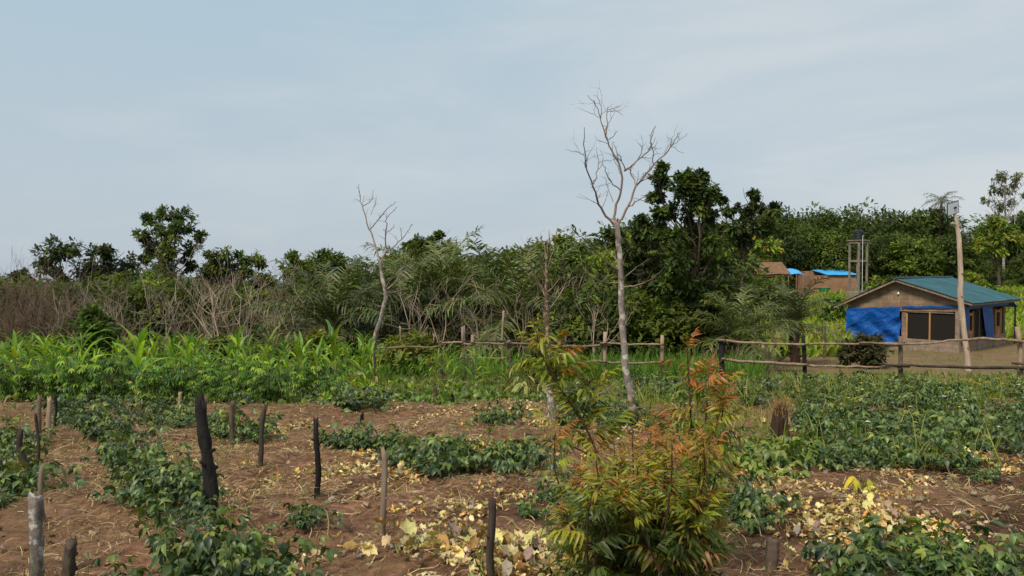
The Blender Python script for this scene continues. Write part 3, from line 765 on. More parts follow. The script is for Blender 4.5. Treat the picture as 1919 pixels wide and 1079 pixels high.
# ------------------------------------------------------------------ bush and wood: a few kinds, many copies
def leafy(name, cat, seed, h, w, n, per, size, cols, shape='round', lo=0.2, r0=0.12, sub=7, tm=T_SPRAY, r=(0.18, 0.28)):
    rng = np.random.default_rng(seed)
    cl = cloud_clumps(rng, h, w, n, lo, shape, r)
    mt = MB(); limbs(mt, (0, 0, 0), cl, r0, rng, 0.2)
    mc = MB(); crown(mc, cl, per, size, cols, rng, sub, tm)
    top = np.concatenate(mc.v)[:, 2]
    return proto(name, cat, [('trunk', mt, M['bark'], True), ('crown', mc, M['leaf'], False)]), float(np.percentile(top, 98.5))
BUSH = [leafy('wild_shrub', 'shrub', 201, 3.0, 3.4, 18, 20, 0.2, GREENS_DARK + GREENS_MID[:1], 'round', 0.12, 0.06),
        leafy('wild_shrub', 'shrub', 202, 3.4, 3.0, 18, 20, 0.2, GREENS_MID + GREENS_YEL[1:2], 'round', 0.12, 0.06),
        leafy('wild_shrub', 'shrub', 203, 2.6, 3.2, 16, 22, 0.2, GREENS_DARK, 'round', 0.1, 0.06),
        leafy('wild_shrub', 'shrub', 204, 3.0, 2.8, 16, 18, 0.2, GREENS_MID[1:] + GREENS_YEL[3:], 'vase', 0.15, 0.06)]
BUSHTREE = [leafy('bush_tree', 'tree', 211, 5.5, 4.0, 20, 22, 0.25, GREENS_DARK + GREENS_MID, 'round', 0.3, 0.12),
            leafy('bush_tree', 'tree', 212, 6.0, 3.6, 20, 22, 0.25, GREENS_MID + GREENS_YEL[1:2] + GREENS_YEL[3:], 'vase', 0.3, 0.12),
            leafy('bush_tree', 'tree', 213, 5.0, 4.4, 20, 22, 0.25, GREENS_DARK, 'flat', 0.35, 0.12),
            leafy('bush_tree', 'tree', 214, 5.5, 3.2, 18, 20, 0.25, GREENS_MID[1:] + GREENS_DARK[:1], 'cone', 0.3, 0.1)]
WDK = [tuple(c * 0.85 for c in g) for g in GREENS_DARK]; WMD = [tuple(c * 0.95 for c in g) for g in GREENS_MID]
WOOD = [leafy('wood_tree', 'tree', 221, 9, 8.0, 26, 20, 0.46, WDK, 'round', 0.18, 0.25, 8),
        leafy('wood_tree', 'tree', 222, 9, 7.0, 26, 20, 0.46, WDK + WMD[2:3], 'vase', 0.2, 0.25, 8),
        leafy('wood_tree', 'tree', 223, 9, 9.0, 26, 20, 0.46, WDK[:3] + WMD[:1], 'flat', 0.18, 0.25, 8),
        leafy('wood_tree', 'tree', 224, 9, 7.5, 24, 20, 0.46, WMD[:3] + WDK[:1], 'round', 0.2, 0.25, 8)]
def to_top(pr, px, top, depth, s_w=1.0):
    """A copy whose crown reaches a given row of the photograph."""
    (pro, h0) = pr
    b = at_depth(px, depth)
    h = max(0.8, EYE + (HOR - top) / FPX * depth - b[2])
    s = h / h0
    return copy(pro, b, U(0, 6.28), (s * s_w * U(0.9, 1.15), s * s_w * U(0.9, 1.15), s))
OUT = np.array([(-260, 520), (0, 527), (60, 545), (230, 528), (300, 520), (380, 516), (500, 518), (560, 505), (640, 496), (700, 490), (760, 482), (850, 478), (920, 478), (1000, 470), (1060, 470), (1120, 455), (1180, 440), (1260, 440), (1330, 450)], float)
def skyline(px): return float(np.interp(px, OUT[:, 0], OUT[:, 1])) + (13 if px > 540 else 4)
BT = ['dark dense small tree', 'mid green vase-shaped small tree', 'dark broad-topped small tree', 'lighter green pointed small tree']
BS = ['dark green wild shrub', 'mid green wild shrub', 'very dark low wild shrub', 'yellowish green wild shrub']
px = -230
while px < 1340:
    for d0, dt in ((49, 2), (43, 18)):
        i = int(RNG.integers(0, 4)); q = px + U(-14, 14); d = d0 + U(-2, 2)
        o = to_top(BUSHTREE[i], q, skyline(q) + dt + U(-38, 16), d, 1.05)
        o['group'] = 'small trees of the bush'
        remember(o, BT[i] + ' in the bush', q, skyline(q) + dt, FAR_MARKS)
    px += U(30, 42)
px = -200
while px < 1300:
    if px < 540: d, t, p = U(37, 40), U(525, 565), [0, 1, 2, 3]
    elif px < 1040: d, t, p = U(38, 42), U(525, 560), [0, 1, 2, 0]
    else: d, t, p = U(29, 33), U(500, 570), [0, 2, 2, 0]
    i = int(RNG.choice(p))
    o = to_top(BUSH[i], px, t, d, 1.05); o['group'] = 'wild shrubs under the trees'
    remember(o, BS[i] + ' under the trees', px, t, FAR_MARKS)
    px += U(20, 30)
for q, t, d in [(1085, 560, 27), (1120, 540, 27.5), (1150, 560, 27), (1190, 545, 28), (1225, 560, 27.5), (1250, 585, 27), (1060, 590, 26.5), (1330, 590, 31), (1365, 600, 33)]:
    o = to_top(BUSH[2 if d < 28 else 0], q, t, d, 1.0); o['group'] = 'dark shrubs behind the rail fence'
    remember(o, 'dense dark shrub behind the rail fence', q, t, FAR_MARKS)
# leafless shrubs: a thick grey-brown band on the maize side, a few further along
def bare_row(x0, x1, step, d, top, what, group, BARE=BARE):
    q = x0
    while q < x1:
        i = int(RNG.integers(0, len(BARE))); dd = U(*d); b = at_depth(q, dd)
        h = EYE + (HOR - U(*top)) / FPX * dd - b[2]
        s = h / 3.4
        o = copy(BARE[i], b, U(0, 6.28), s, None, group)
        remember(o, what, q, 560, FAR_MARKS, False)
        q += U(*step)
bare_row(-150, 125, (5, 10), (32, 37), (515, 560), 'brown leafless shrub packed in the thicket', 'brown leafless thicket', BROWN)
bare_row(90, 560, (30, 48), (36, 38), (530, 570), 'brown leafless shrub packed in the thicket', 'brown leafless thicket', BROWN)
bare_row(100, 590, (11, 20), (31.5, 34), (508, 570), 'grey leafless shrub in the thicket', 'grey leafless thicket')
bare_row(560, 680, (40, 60), (33, 36), (540, 570), 'grey leafless shrub in the thicket', 'grey leafless thicket')
bare_row(740, 1010, (34, 60), (27, 32), (520, 580), 'pale forked leafless shrub before the palms', 'pale leafless shrubs by the palms')
bare_row(1040, 1130, (24, 40), (25, 28), (540, 580), 'pale forked leafless shrub before the palms', 'pale leafless shrubs by the palms')
for q, t, d in [(1372, 521, 58), (1396, 518, 57.5), (1420, 522, 58), (1444, 524, 57.5)]:
    o = to_top(BUSH[1 if q % 2 else 0], q, t, d, 0.9); o['group'] = 'shrubs before the brown-roofed hut'
    remember(o, BS[1 if q % 2 else 0] + ' before the hut', q, t, FAR_MARKS)
# the wood on the rise behind the house
WT = ['dark rounded tree', 'dark vase-shaped tree', 'dark broad tree', 'mid green rounded tree']
WO = np.array([(1300, 440), (1440, 408), (1490, 402), (1540, 395), (1600, 408), (1650, 402), (1700, 400), (1750, 404), (1790, 428), (1830, 440), (1880, 425), (1919, 415), (2200, 410)], float)
for d, dt, st in ((112, 0, (44, 60)), (96, 14, (40, 56)), (82, 48, (40, 56))):
    q = 1310 if d > 90 else 1440
    while q < 2230:
        i = int(RNG.integers(0, 4)); dd = d + U(-4, 4)
        t = float(np.interp(q, WO[:, 0], WO[:, 1])) + dt + U(-17, 20)
        o = to_top(WOOD[i], q, t, dd, 0.95); o['group'] = 'trees of the wood on the rise'
        remember(o, WT[i] + ' of the wood', q, t, FAR_MARKS)
        q += U(*st)
q = 1350
while q < 2200:      # shrubs along the foot of the wood
    i = int(RNG.integers(0, 4)); t = U(505, 528)
    if 1455 < q < 1650:
        q += 30; continue
    o = to_top(BUSH[i], q, t, U(74, 79), 1.3); o['group'] = 'shrubs at the foot of the wood'
    remember(o, BS[i] + ' at the foot of the wood', q, t, FAR_MARKS)
    q += U(26, 44)

# ------------------------------------------------------------------ palms
def frond(mb, p0, az, el, L, droop, rng, cols, m=30, ll=0.2, hang=0.6, roll=0.0):
    n = 12; pts = [np.asarray(p0, float)]
    hd = np.array([math.cos(az), math.sin(az), 0])
    tans = []
    for i in range(n):
        e = el - droop * (i / n) ** 1.3
        d = hd * math.cos(e) + np.array([0, 0, math.sin(e)])
        tans.append(d); pts.append(pts[-1] + d * L / n)
    pts = np.array(pts); tans = np.array(tans + [tans[-1]])
    tube(mb, pts, np.linspace(0.03, 0.006, n + 1) * L / 2.8, 4, jit((0.16, 0.15, 0.05), 1, 0.2, rng)[0], cap=False)
    t = np.repeat(np.linspace(0.12, 0.99, m), 2) * n
    sg = np.tile([-1, 1], m)
    i = np.minimum(t.astype(int), n - 1); f = (t - i)[:, None]
    p = pts[i] * (1 - f) + pts[i + 1] * f
    d = tans[i]
    side = np.cross(d, [0, 0, 1.0]); side = nrm(side) * sg[:, None]
    up = np.cross(side * sg[:, None], d)
    u = t / n
    l = L * ll * (0.5 + 0.9 * np.sin(np.pi * np.clip(0.15 + 0.75 * u, 0, 1))) * rng.uniform(0.85, 1.15, len(u))
    d0 = nrm(side * 0.9 + d * rng.uniform(0.4, 1.0, (len(u), 1)) + up * rng.uniform(-0.3, 0.6, (len(u), 1)) + rng.normal(size=(len(u), 3)) * 0.08)
    l = l * (rng.uniform(0, 1, len(u)) > 0.04) + 0.02
    w = (0.021 * L / 2.8) * rng.uniform(0.8, 1.2, (len(u), 1))
    hh = hang * rng.uniform(0.6, 1.3, (len(u), 1)); lc = l[:, None]
    a = p; b = p + d0 * lc * 0.5 - np.array([0, 0, 1.0]) * lc * 0.10 * hh
    c = p + d0 * lc * 0.86 - np.array([0, 0, 1.0]) * lc * 0.50 * hh
    wd = nrm(np.cross(d0, up)) * w
    V = np.stack([a - wd * 0.5, a + wd * 0.5, b + wd, b - wd, c], 1).reshape(-1, 3)
    k = np.arange(len(u))[:, None] * 5
    T = pal(cols, len(u), 0.2, rng=rng)
    mb.v.append(V); mb.f.append(k + np.array([[0, 1, 2, 3]]) + mb.n); mb.t.append(T); mb.m.append(np.zeros(len(u)))
    mb.f.append(k + np.array([[3, 2, 4]]) + mb.n); mb.t.append(T); mb.m.append(np.zeros(len(u)))
    mb.n += len(V)
FROND = [(0.055, 0.088, 0.022), (0.085, 0.125, 0.030), (0.13, 0.165, 0.05), (0.04, 0.062, 0.02), (0.16, 0.15, 0.06)]
DEADF = [(0.25, 0.20, 0.13), (0.18, 0.13, 0.085), (0.36, 0.30, 0.21), (0.10, 0.07, 0.045)]
def palm(seed, h, n, L, dead, tr=0.22, droop=(0.9, 1.5), ll=0.19):
    rng = np.random.default_rng(seed)
    mt = MB()
    tr_pts = curve((0, 0, -0.2), (rng.uniform(-0.1, 0.1), 0, h), 10, 0.02, rng)
    tube(mt, tr_pts, tr * np.array([1.2, 1.05, 1.1, 1.0, 1.08, 1.0, 1.1, 1.05, 1.15, 0.9]), 10, (0.8, 0.7, 0.6), rough=0.14, rng=rng)
    for i in range(46):          # cut frond bases all round the trunk
        z = rng.uniform(0.05, 1) * h; a = i * 2.4
        p = np.array([math.cos(a) * tr * 0.9, math.sin(a) * tr * 0.9, z])
        tube(mt, [p, p + np.array([math.cos(a) * 0.10, math.sin(a) * 0.10, 0.14])], [0.05, 0.03], 4, jit((0.7, 0.55, 0.42), 1, 0.4, rng)[0])
    mc = MB(); md = MB()
    top = tr_pts[-1]
    for i in range(n):
        f = i / n
        el = 1.45 - 1.25 * f + rng.uniform(-0.12, 0.12)
        frond(mc, top + np.array([0, 0, rng.uniform(-0.15, 0.05)]), i * 2.4 + rng.uniform(-0.3, 0.3), el, L * rng.uniform(0.85, 1.1), rng.uniform(*droop), rng, FROND, 44, ll, 0.6)
    for i in range(dead):
        frond(md, top - np.array([0, 0, rng.uniform(0.1, 0.35)]), rng.uniform(0, 6.28), rng.uniform(-0.3, 0.45), L * rng.uniform(0.65, 0.95), rng.uniform(0.9, 1.5), rng, DEADF, 30, ll * 0.8, 1.1)
    ps = [('trunk', mt, M['bark'], True), ('crown', mc, M['frond'], False)]
    if dead: ps.append(('dead_frond', md, M['dry'], False))
    return proto('oil_palm', 'palm', ps)
PALMS = [palm(301, 1.2, 24, 3.4, 8), palm(302, 0.8, 20, 3.0, 9), palm(303, 1.7, 26, 3.6, 10), palm(304, 1.9, 20, 2.6, 3, 0.2)]
PX = [(622, 0, 30.5, 1.0, 'bushy oil palm hung with brown dead fronds beside the small bare tree'),
      (585, 1, 37, 0.9, 'low oil palm half hidden by the grey thicket'),
      (684, 1, 39, 1.0, 'large oil palm behind the small bare tree'),
      (757, 0, 32, 1.05, 'oil palm with drooping fronds under the flat-topped tree'),
      (815, 2, 35, 1.12, 'tall oil palm right under the flat-topped tree'),
      (872, 1, 38, 1.15, 'oil palm with greyish hanging fronds before the dark shrubs'),
      (918, 2, 34.5, 0.98, 'tall oil palm with a thin spike of young fronds'),
      (978, 0, 31, 1.15, 'broad oil palm beside the white-footed dead tree'),
      (655, 1, 42, 1.2, 'oil palm deep in the bush behind two nearer palms'),
      (1383, 2, 25.5, 0.60, 'short dark oil palm at the fence opening with a skirt of dead fronds'),
      (1352, 1, 30, 0.7, 'low oil palm tucked under the dark plumed tree')]
for q, i, d, s, lab in PX:
    copy(PALMS[i], at_depth(q, d), U(0, 6.28), s * (1.1 if q < 1300 else 1.0), lab, 'oil palms')
for q, d, h in [(752, 27, 2.6), (905, 27, 2.9), (935, 26.5, 2.4), (965, 27, 2.8), (985, 28, 3.2), (640, 30, 2.4), (1110, 25, 2.6), (1070, 26, 2.2)]:
    o = copy(BARE[int(RNG.integers(0, 4))], at_depth(q, d), U(0, 6.28), h / 3.4, None, 'pale leafless shrubs by the palms')
    remember(o, 'pale forked leafless shrub before the palms', q, 560, FAR_MARKS, False)
copy(PALMS[3], at_depth(1490, 29), 2.0, 0.84, 'oil palm with a clear brown trunk on the bright green slope', 'oil palms')
def coconut():
    rng = np.random.default_rng(331)
    b = at_depth(1757, 96); o = thing('coconut_palm', 'single coconut palm showing its crown above the wood', 'palm', None, b)
    h = EYE + (HOR - 379) / FPX * 96 - b[2]
    mt = MB(); tube(mt, curve((0, 0, -0.2), (0.4, 0, h), 10, 0.02, rng), np.linspace(0.2, 0.13, 10), 8); part('trunk', mt, M['bark'], o, True)
    mc = MB()
    for i in range(16): frond(mc, (0.4, 0, h), i * 2.4, 1.2 - 1.5 * i / 16, 2.6, 1.5, rng, FROND[:2] + FROND[3:4], 26, 0.22, 0.9)
    part('crown', mc, M['frond'], o)
coconut()

# shrubs standing in the open
def open_shrub(label, px, py_base, d, w_px, h_px, cols, seed, size=0.16, n=16, per=9, group=None, r0=0.04, lo=0.25, tm=T_SPRAY, name='leafy_shrub'):
    rng = np.random.default_rng(seed); b = at_depth(px, d); k = d / FPX
    h = max(EYE + (HOR - (py_base - h_px)) * k - b[2], 0.4); w = w_px * k
    cl = cloud_clumps(rng, h * 0.92, w, n, lo, 'round', (0.15, 0.24))
    o = thing(name, label, 'shrub', group, b)
    mt = MB(); limbs(mt, (0, 0, 0), cl, r0, rng, 0.15); part('stem', mt, M['bark'], o, True)
    mc = MB(); crown(mc, cl, per, size, cols, rng, 7, tm); part('foliage', mc, M['leaf'], o)
open_shrub('bright green young tree standing up out of the maize before the thicket', 180, 645, 27, 88, 68, GREENS_HI[1:] + GREENS_MID, 401, 0.26)
open_shrub('yellow-green rounded shrub in the maize before the palms', 600, 655, 25, 66, 38, GREENS_YEL, 402, 0.18)
open_shrub('yellow-green spreading shrub by the broken rail fence', 772, 672, 22.5, 112, 46, GREENS_YEL + GREENS_MID[3:], 403, 0.17, 20)
open_shrub('small olive shrub at the foot of the thicket', 1010, 690, 19, 60, 40, GREENS_MID, 404, 0.15)
open_shrub('olive shrub in the maize close to the thicket', 415, 655, 26, 50, 26, GREENS_YEL[1:] + GREENS_MID, 405, 0.18)
open_shrub('round dark grassy bush on the bare yard in front of the house', 1622, 688, 27.5, 84, 62, [(0.05, 0.05, 0.025), (0.08, 0.07, 0.035), (0.035, 0.045, 0.02)], 406, 0.16, 22, 12, lo=0.15)
open_shrub('green bush below the mud wall with the blue sheet roof', 1566, 586, 55, 50, 30, GREENS_HI[1:] + GREENS_MID, 408, 0.34)
open_shrub('pale leafy bush in front of the water tower foot', 1640, 560, 58, 42, 52, GREENS_MID[1:], 409, 0.34, 12, 5)
open_shrub('bushy shrub on the slope behind the house end', 1850, 560, 58, 60, 30, GREENS_HI[1:] + GREENS_MID, 410, 0.34)

# ------------------------------------------------------------------ the blue-sheeted block house
M['block'] = plain_mat('cement block', (0.21, 0.15, 0.10), (0.33, 0.24, 0.165), 2.2, 0.95, 0.01, 0.15)
M['plinth'] = plain_mat('cement plinth', (0.17, 0.13, 0.10), (0.33, 0.255, 0.20), 3.0, 0.95, 0.01, 0.15)
M['tarp'] = plain_mat('blue sheet', (0.002, 0.050, 0.23), (0.004, 0.085, 0.36), 0.9, 0.55, 0.02, 0.2)
def wrinkle(m):
    t = m.node_tree; b = t.nodes['Principled BSDF']
    n = noise(t, objco(t), 1.3, 5, 0.5, 1.8); bump(t, b, n, 0.8, 0.14)
    old = b.inputs['Base Color'].links[0].from_socket
    t.links.new(mixc(t, old, (0.10, 0.14, 0.24), ramp(t, noise(t, objco(t), 2.3, 9, 0.72), [(0.5, (0, 0, 0)), (0.78, (0.28, 0.28, 0.28))])), b.inputs['Base Color'])
wrinkle(M['tarp'])
M['skytarp'] = plain_mat('bright blue sheet', (0.03, 0.27, 0.62), (0.07, 0.42, 0.80), 1.5, 0.5, 0.02, 0.4)
M['teal'] = plain_mat('painted roof sheet', (0.015, 0.072, 0.092), (0.030, 0.112, 0.138), 0.8, 0.55, 0.004, 0.3)
M['wood'] = bark_mat('door wood', (0.28, 0.14, 0.055), (0.50, 0.28, 0.12), 9, None, 0.12, 0.004)
M['greywood'] = bark_mat('grey wood', (0.14, 0.10, 0.075), (0.30, 0.235, 0.18), 9, None, 0.12, 0.004)
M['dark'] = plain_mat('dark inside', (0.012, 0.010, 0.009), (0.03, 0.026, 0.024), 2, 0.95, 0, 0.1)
M['white'] = plain_mat('white enamel', (0.7, 0.7, 0.68), (0.8, 0.8, 0.79), 3, 0.5, 0)
M['concrete'] = plain_mat('grey concrete', (0.13, 0.11, 0.085), (0.26, 0.22, 0.17), 2.5, 0.9, 0.01)
M['mud'] = plain_mat('mud wall', (0.20, 0.11, 0.065), (0.34, 0.20, 0.125), 1.4, 0.95, 0.03, 0.1)
M['thatch'] = bark_mat('brown thatch', (0.09, 0.05, 0.028), (0.26, 0.155, 0.09), 5, None, 0.4, 0.05)
M['plastic'] = plain_mat('black tank plastic', (0.010, 0.011, 0.013), (0.022, 0.024, 0.027), 2, 0.45, 0)
M['greenplastic'] = plain_mat('green plastic', (0.01, 0.27, 0.10), (0.02, 0.36, 0.15), 2, 0.4, 0)
M['metal'] = plain_mat('lamp metal', (0.35, 0.36, 0.37), (0.5, 0.5, 0.5), 6, 0.4, 0, 0.5, 0.6)
def weathered(m):
    t = m.node_tree; b = t.nodes['Principled BSDF']; old = b.inputs['Base Color'].links[0].from_socket
    c = mixc(t, old, (0.60, 0.62, 0.60), ramp(t, noise(t, objco(t), 0.7, 7, 0.7, 0.5), [(0.42, (0, 0, 0)), (0.62, (1, 1, 1))]), 'MULTIPLY')
    c = mixc(t, c, (0.10, 0.085, 0.06), ramp(t, noise(t, objco(t), 2.6, 8, 0.75), [(0.60, (0, 0, 0)), (0.74, (0.7, 0.7, 0.7))]))
    t.links.new(c, b.inputs['Base Color'])
weathered(M['teal'])
def blocks(m, mortar):
    t = m.node_tree; b = t.nodes['Principled BSDF']; old = b.inputs['Base Color'].links[0].from_socket
    d1 = node(t, 'ShaderNodeVectorMath'); d1.operation = 'DOT_PRODUCT'; d1.inputs[1].default_value = (0.067, 1.413, 0); t.links.new(objco(t), d1.inputs[0])
    sp = t.nodes.new('ShaderNodeSeparateXYZ'); t.links.new(objco(t), sp.inputs[0])
    cb = t.nodes.new('ShaderNodeCombineXYZ'); t.links.new(d1.outputs['Value'], cb.inputs[0]); t.links.new(sp.outputs['Z'], cb.inputs[1])
    br = node(t, 'ShaderNodeTexBrick', Scale=1.0); br.inputs['Mortar Size'].default_value = 0.018; br.inputs['Brick Width'].default_value = 0.62; br.inputs['Row Height'].default_value = 0.24
    br.inputs['Color1'].default_value = (1.08, 1.05, 1.02, 1); br.inputs['Color2'].default_value = (0.86, 0.85, 0.84, 1); br.inputs['Mortar'].default_value = (mortar, mortar, mortar, 1)
    t.links.new(cb.outputs[0], br.inputs['Vector'])
    c = mixc(t, old, br.outputs['Color'], 1.0, 'MULTIPLY')
    st = noise(t, objco(t), 0.9, 6, 0.7)
    c = mixc(t, c, (0.62, 0.55, 0.48), ramp(t, st, [(0.48, (0, 0, 0)), (0.66, (0.8, 0.8, 0.8))]), 'MULTIPLY')
    t.links.new(c, b.inputs['Base Color'])
blocks(M['block'], 0.7); blocks(M['plinth'], 0.75)
def screen_mat():
    m, t, b = mat('insect screen')
    b.inputs['Base Color'].default_value = (0.022, 0.018, 0.016, 1); b.inputs['Roughness'].default_value = 0.9
    tr = t.nodes.new('ShaderNodeBsdfTransparent'); tr.inputs['Color'].default_value = (0.75, 0.75, 0.75, 1)
    mx = t.nodes.new('ShaderNodeMixShader'); mx.inputs[0].default_value = 0.5
    t.links.new(tr.outputs[0], mx.inputs[1]); t.links.new(b.outputs[0], mx.inputs[2])
    t.links.new(mx.outputs[0], t.nodes['Material Output'].inputs['Surface'])
    return m
M['screen'] = screen_mat()
def panel_mat():
    m, t, b = mat('solar cells')
    br = node(t, 'ShaderNodeTexBrick', Scale=5.0); br.offset = 0
    br.inputs['Color1'].default_value = br.inputs['Color2'].default_value = (0.62, 0.68, 0.74, 1); br.inputs['Mortar'].default_value = (0.7, 0.72, 0.75, 1)
    t.links.new(objco(t), br.inputs['Vector']); t.links.new(br.outputs['Color'], b.inputs['Base Color'])
    b.inputs['Roughness'].default_value = 0.3
    return m
M['panel'] = panel_mat()

HC = np.array([22.2, 37.0]); HU = np.array([0.74, 0.673]); HV = np.array([-0.673, 0.74])   # near corner, along the side wall, along the front
HZ = float(G(*HC)) - 0.05
def hw(u, v, z): return np.array([HU[0] * u + HV[0] * v, HU[1] * u + HV[1] * v, z])
HR = np.stack([np.append(HU, 0), np.append(HV, 0), [0, 0, 1.0]], 1)
def onwall(px, py, axis, off=0.0):
    """Photograph pixel to (distance along the wall, height over the base)."""
    d = ray(px, py); a = HV if axis == 'front' else HU; o = HC + (HU if axis == 'front' else HV) * off
    m = np.array([[d[0], -a[0]], [d[1], -a[1]]]); t, s = np.linalg.solve(m, o)
    return float(s), float(EYE + t * d[2] - HZ)
def build_house():
    o = thing('block_house', 'single-storey cement block house hung with dark blue sheets under a teal sheet roof', 'house', None, (HC[0], HC[1], HZ))
    Wd = onwall(1588, 620, 'front')[0]; L = onwall(1886, 600, 'side')[0]
    T = 0.16
    eR, eL = 2.68, 2.38                                     # wall heights at the right and the left eave
    rv, rz = Wd * 0.53, 3.62                                # ridge: where along the front, how high
    sill = onwall(1790, 640, 'front')[1]; head = 2.10
    headL = 1.92
    def wall(u0, u1, v0, v1, z0, z1, m, name, tint=(1, 1, 1)):
        mb = MB(); c = hw((u0 + u1) / 2, (v0 + v1) / 2, (z0 + z1) / 2)
        box(mb, c, ((u1 - u0) / 2, (v1 - v0) / 2, (z1 - z0) / 2), HR, tint, 0, 0.012)
        return part(name, mb, m, o)
    # plinth walls
    wall(0, T, 0, Wd, -0.4, sill, M['plinth'], 'plinth'); wall(T + 0.003, L, 0, T, -0.4, sill, M['plinth'], 'plinth')
    wall(0.003 + T, L, Wd - T, Wd, -0.4, eL, M['block'], 'wall'); wall(L - T, L - 0.003, T + 0.003, Wd - T - 0.003, -0.4, 2.3, M['block'], 'wall')
    # the gable wall over the openings, built of big blocks: courses with raked joints
    mb = MB()
    def gz(v): return eR + (rz - eR) * v / rv if v < rv else rz + (eL - rz) * (v - rv) / (Wd - rv)
    def hz(v): return head + (headL - head) * v / Wd
    vs = np.unique(np.concatenate([np.linspace(0, Wd, 11), [rv]]))
    for a, b in zip(vs[:-1], vs[1:]):
        g = 0.003
        for u_, w_ in ((0.0, T),):
            q = [(a + g, hz(a)), (b - g, hz(b)), (b - g, gz(b) - 0.02), (a + g, gz(a) - 0.02)]
            V = [hw(u_, v, z) for v, z in q] + [hw(w_, v, z) for v, z in q]
            mb.add(V, [[0, 1, 2, 3], [7, 6, 5, 4], [0, 4, 5, 1], [1, 5, 6, 2], [2, 6, 7, 3], [3, 7, 4, 0]], (1, 1, 1))
    V = [hw(0.02, v, z) for v, z in ((0.02, hz(0)), (Wd - 0.02, hz(Wd)), (Wd - 0.02, eL - 0.05), (rv, rz - 0.05), (0.02, eR - 0.05))]
    mb.add(V, [[0, 1, 2, 3, 4]], (0.8, 0.8, 0.8))
    part('gable_wall', mb, M['block'], o)
    wall(T + 0.003, L, 0.0, T, 2.16, eR - 0.03, M['block'], 'wall')
    # corner columns and the post beside the sheet
    pts = {'a': onwall(1792, 600, 'front')[0], 'b': onwall(1694, 600, 'front')[0]}
    wall(-0.01, 0.18, -0.005, 0.20, sill + 0.001, head, M['plinth'], 'column')
    wall(0.0, 0.14, pts['b'] - 0.10, pts['b'] + 0.12, sill + 0.001, headL + 0.03, M['plinth'], 'column')
    wall(0.0, 0.16, Wd - 0.18, Wd + 0.002, sill + 0.001, headL, M['plinth'], 'column')
    # the wide screened window of the front
    fr = thing('window', None, None, None); fr.parent = o
    mb = MB(); v0, v1 = 0.205, pts['b'] - 0.105
    box(mb, hw(0.09, (v0 + v1) / 2, (sill + head) / 2 - 0.02), (0.004, (v1 - v0) / 2, (head - sill) / 2 - 0.02), HR); part('screen', mb, M['screen'], fr)
    mb = MB(); vm = onwall(1742, 600, 'front')[0]
    box(mb, hw(0.05, vm, (sill + head) / 2 - 0.03), (0.03, 0.035, (head - sill) / 2 - 0.03), HR, (1.1, 1, 0.9)); part('mullion', mb, M['wood'], fr)
    mb = MB(); box(mb, hw(0.05, v1 - 0.03, (sill + headL) / 2), (0.03, 0.025, (headL - sill) / 2), HR); part('frame', mb, M['wood'], fr)
    mb = MB(); box(mb, hw(0.05, (v0 + v1) / 2, head - 0.1), (0.025, (v1 - v0) / 2 - 0.06, 0.025), HR, (0.8, 0.8, 0.8)); part('frame', mb, M['greywood'], fr)
    # floor and things the screen lets one guess
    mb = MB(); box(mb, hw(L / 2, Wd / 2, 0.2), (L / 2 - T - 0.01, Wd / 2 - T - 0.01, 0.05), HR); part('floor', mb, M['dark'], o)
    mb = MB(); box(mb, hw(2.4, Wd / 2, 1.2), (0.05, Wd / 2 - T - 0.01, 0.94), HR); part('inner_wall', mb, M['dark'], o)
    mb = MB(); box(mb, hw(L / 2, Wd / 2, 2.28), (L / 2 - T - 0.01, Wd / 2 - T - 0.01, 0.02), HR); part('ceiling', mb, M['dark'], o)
    # sheets: creased cloth hung from nails
    def sheet(name, axis, quad, nx, nz, amp, seed, off):
        rng = np.random.default_rng(seed); mb = MB()
        (a0, z0), (a1, z1), (a2, z2), (a3, z3) = quad                # bottom-left, bottom-right, top-right, top-left
        U_, V_ = np.meshgrid(np.linspace(0, 1, nx), np.linspace(0, 1, nz))
        A = (a0 * (1 - U_) + a1 * U_) * (1 - V_) + (a3 * (1 - U_) + a2 * U_) * V_
        Z = (z0 * (1 - U_) + z1 * U_) * (1 - V_) + (z3 * (1 - U_) + z2 * U_) * V_
        Z = Z - 0.04 * np.abs(np.sin(U_ * 9 + seed)) * V_
        D = amp * (fbm(A * 1.8 + U_ * 2, Z * 2.5 + A * 1.3, 3, seed) * 1.3 + 0.5 * np.sin((A * 2 - Z * 3) * 2.2 + 3 * vnoise(A, Z, seed + 3)) * (1 - V_) * 0.6)
        D = D + off
        pts_ = np.array([hw(-d, a, z) if axis == 'front' else hw(a, -d, z) for a, z, d in zip(A.ravel(), Z.ravel(), D.ravel())])
        i = np.arange(nz - 1)[:, None] * nx + np.arange(nx - 1)[None]
        mb.add(pts_, np.stack([i, i + 1, i + nx + 1, i + nx], -1).reshape(-1, 4))
        return part(name, mb, M['tarp'], o, True)
    f = lambda x, y: onwall(x, y, 'front'); s = lambda x, y: onwall(x, y, 'side')
    sheet('tarpaulin', 'front', [f(1589, 640), f(1690, 641), f(1689, 573), f(1588, 577)], 60, 34, 0.24, 5, 0.02)
    sheet('tarpaulin', 'front', [f(1691, 577.5), f(1796, 577), f(1796, 571), f(1690, 573)], 30, 5, 0.07, 8, 0.025)
    sheet('tarpaulin', 'side', [s(1801, 647), s(1812, 646), s(1815, 574), s(1799, 575)], 10, 20, 0.05, 9, 0.03)
    sheet('tarpaulin', 'side', [s(1846, 637), s(1861, 633), s(1857, 569), s(1838, 570)], 10, 20, 0.05, 10, 0.03)
    sheet('tarpaulin', 'side', [s(1812, 578), s(1888, 571), s(1888, 565), s(1812, 572)], 30, 5, 0.06, 12, 0.03)
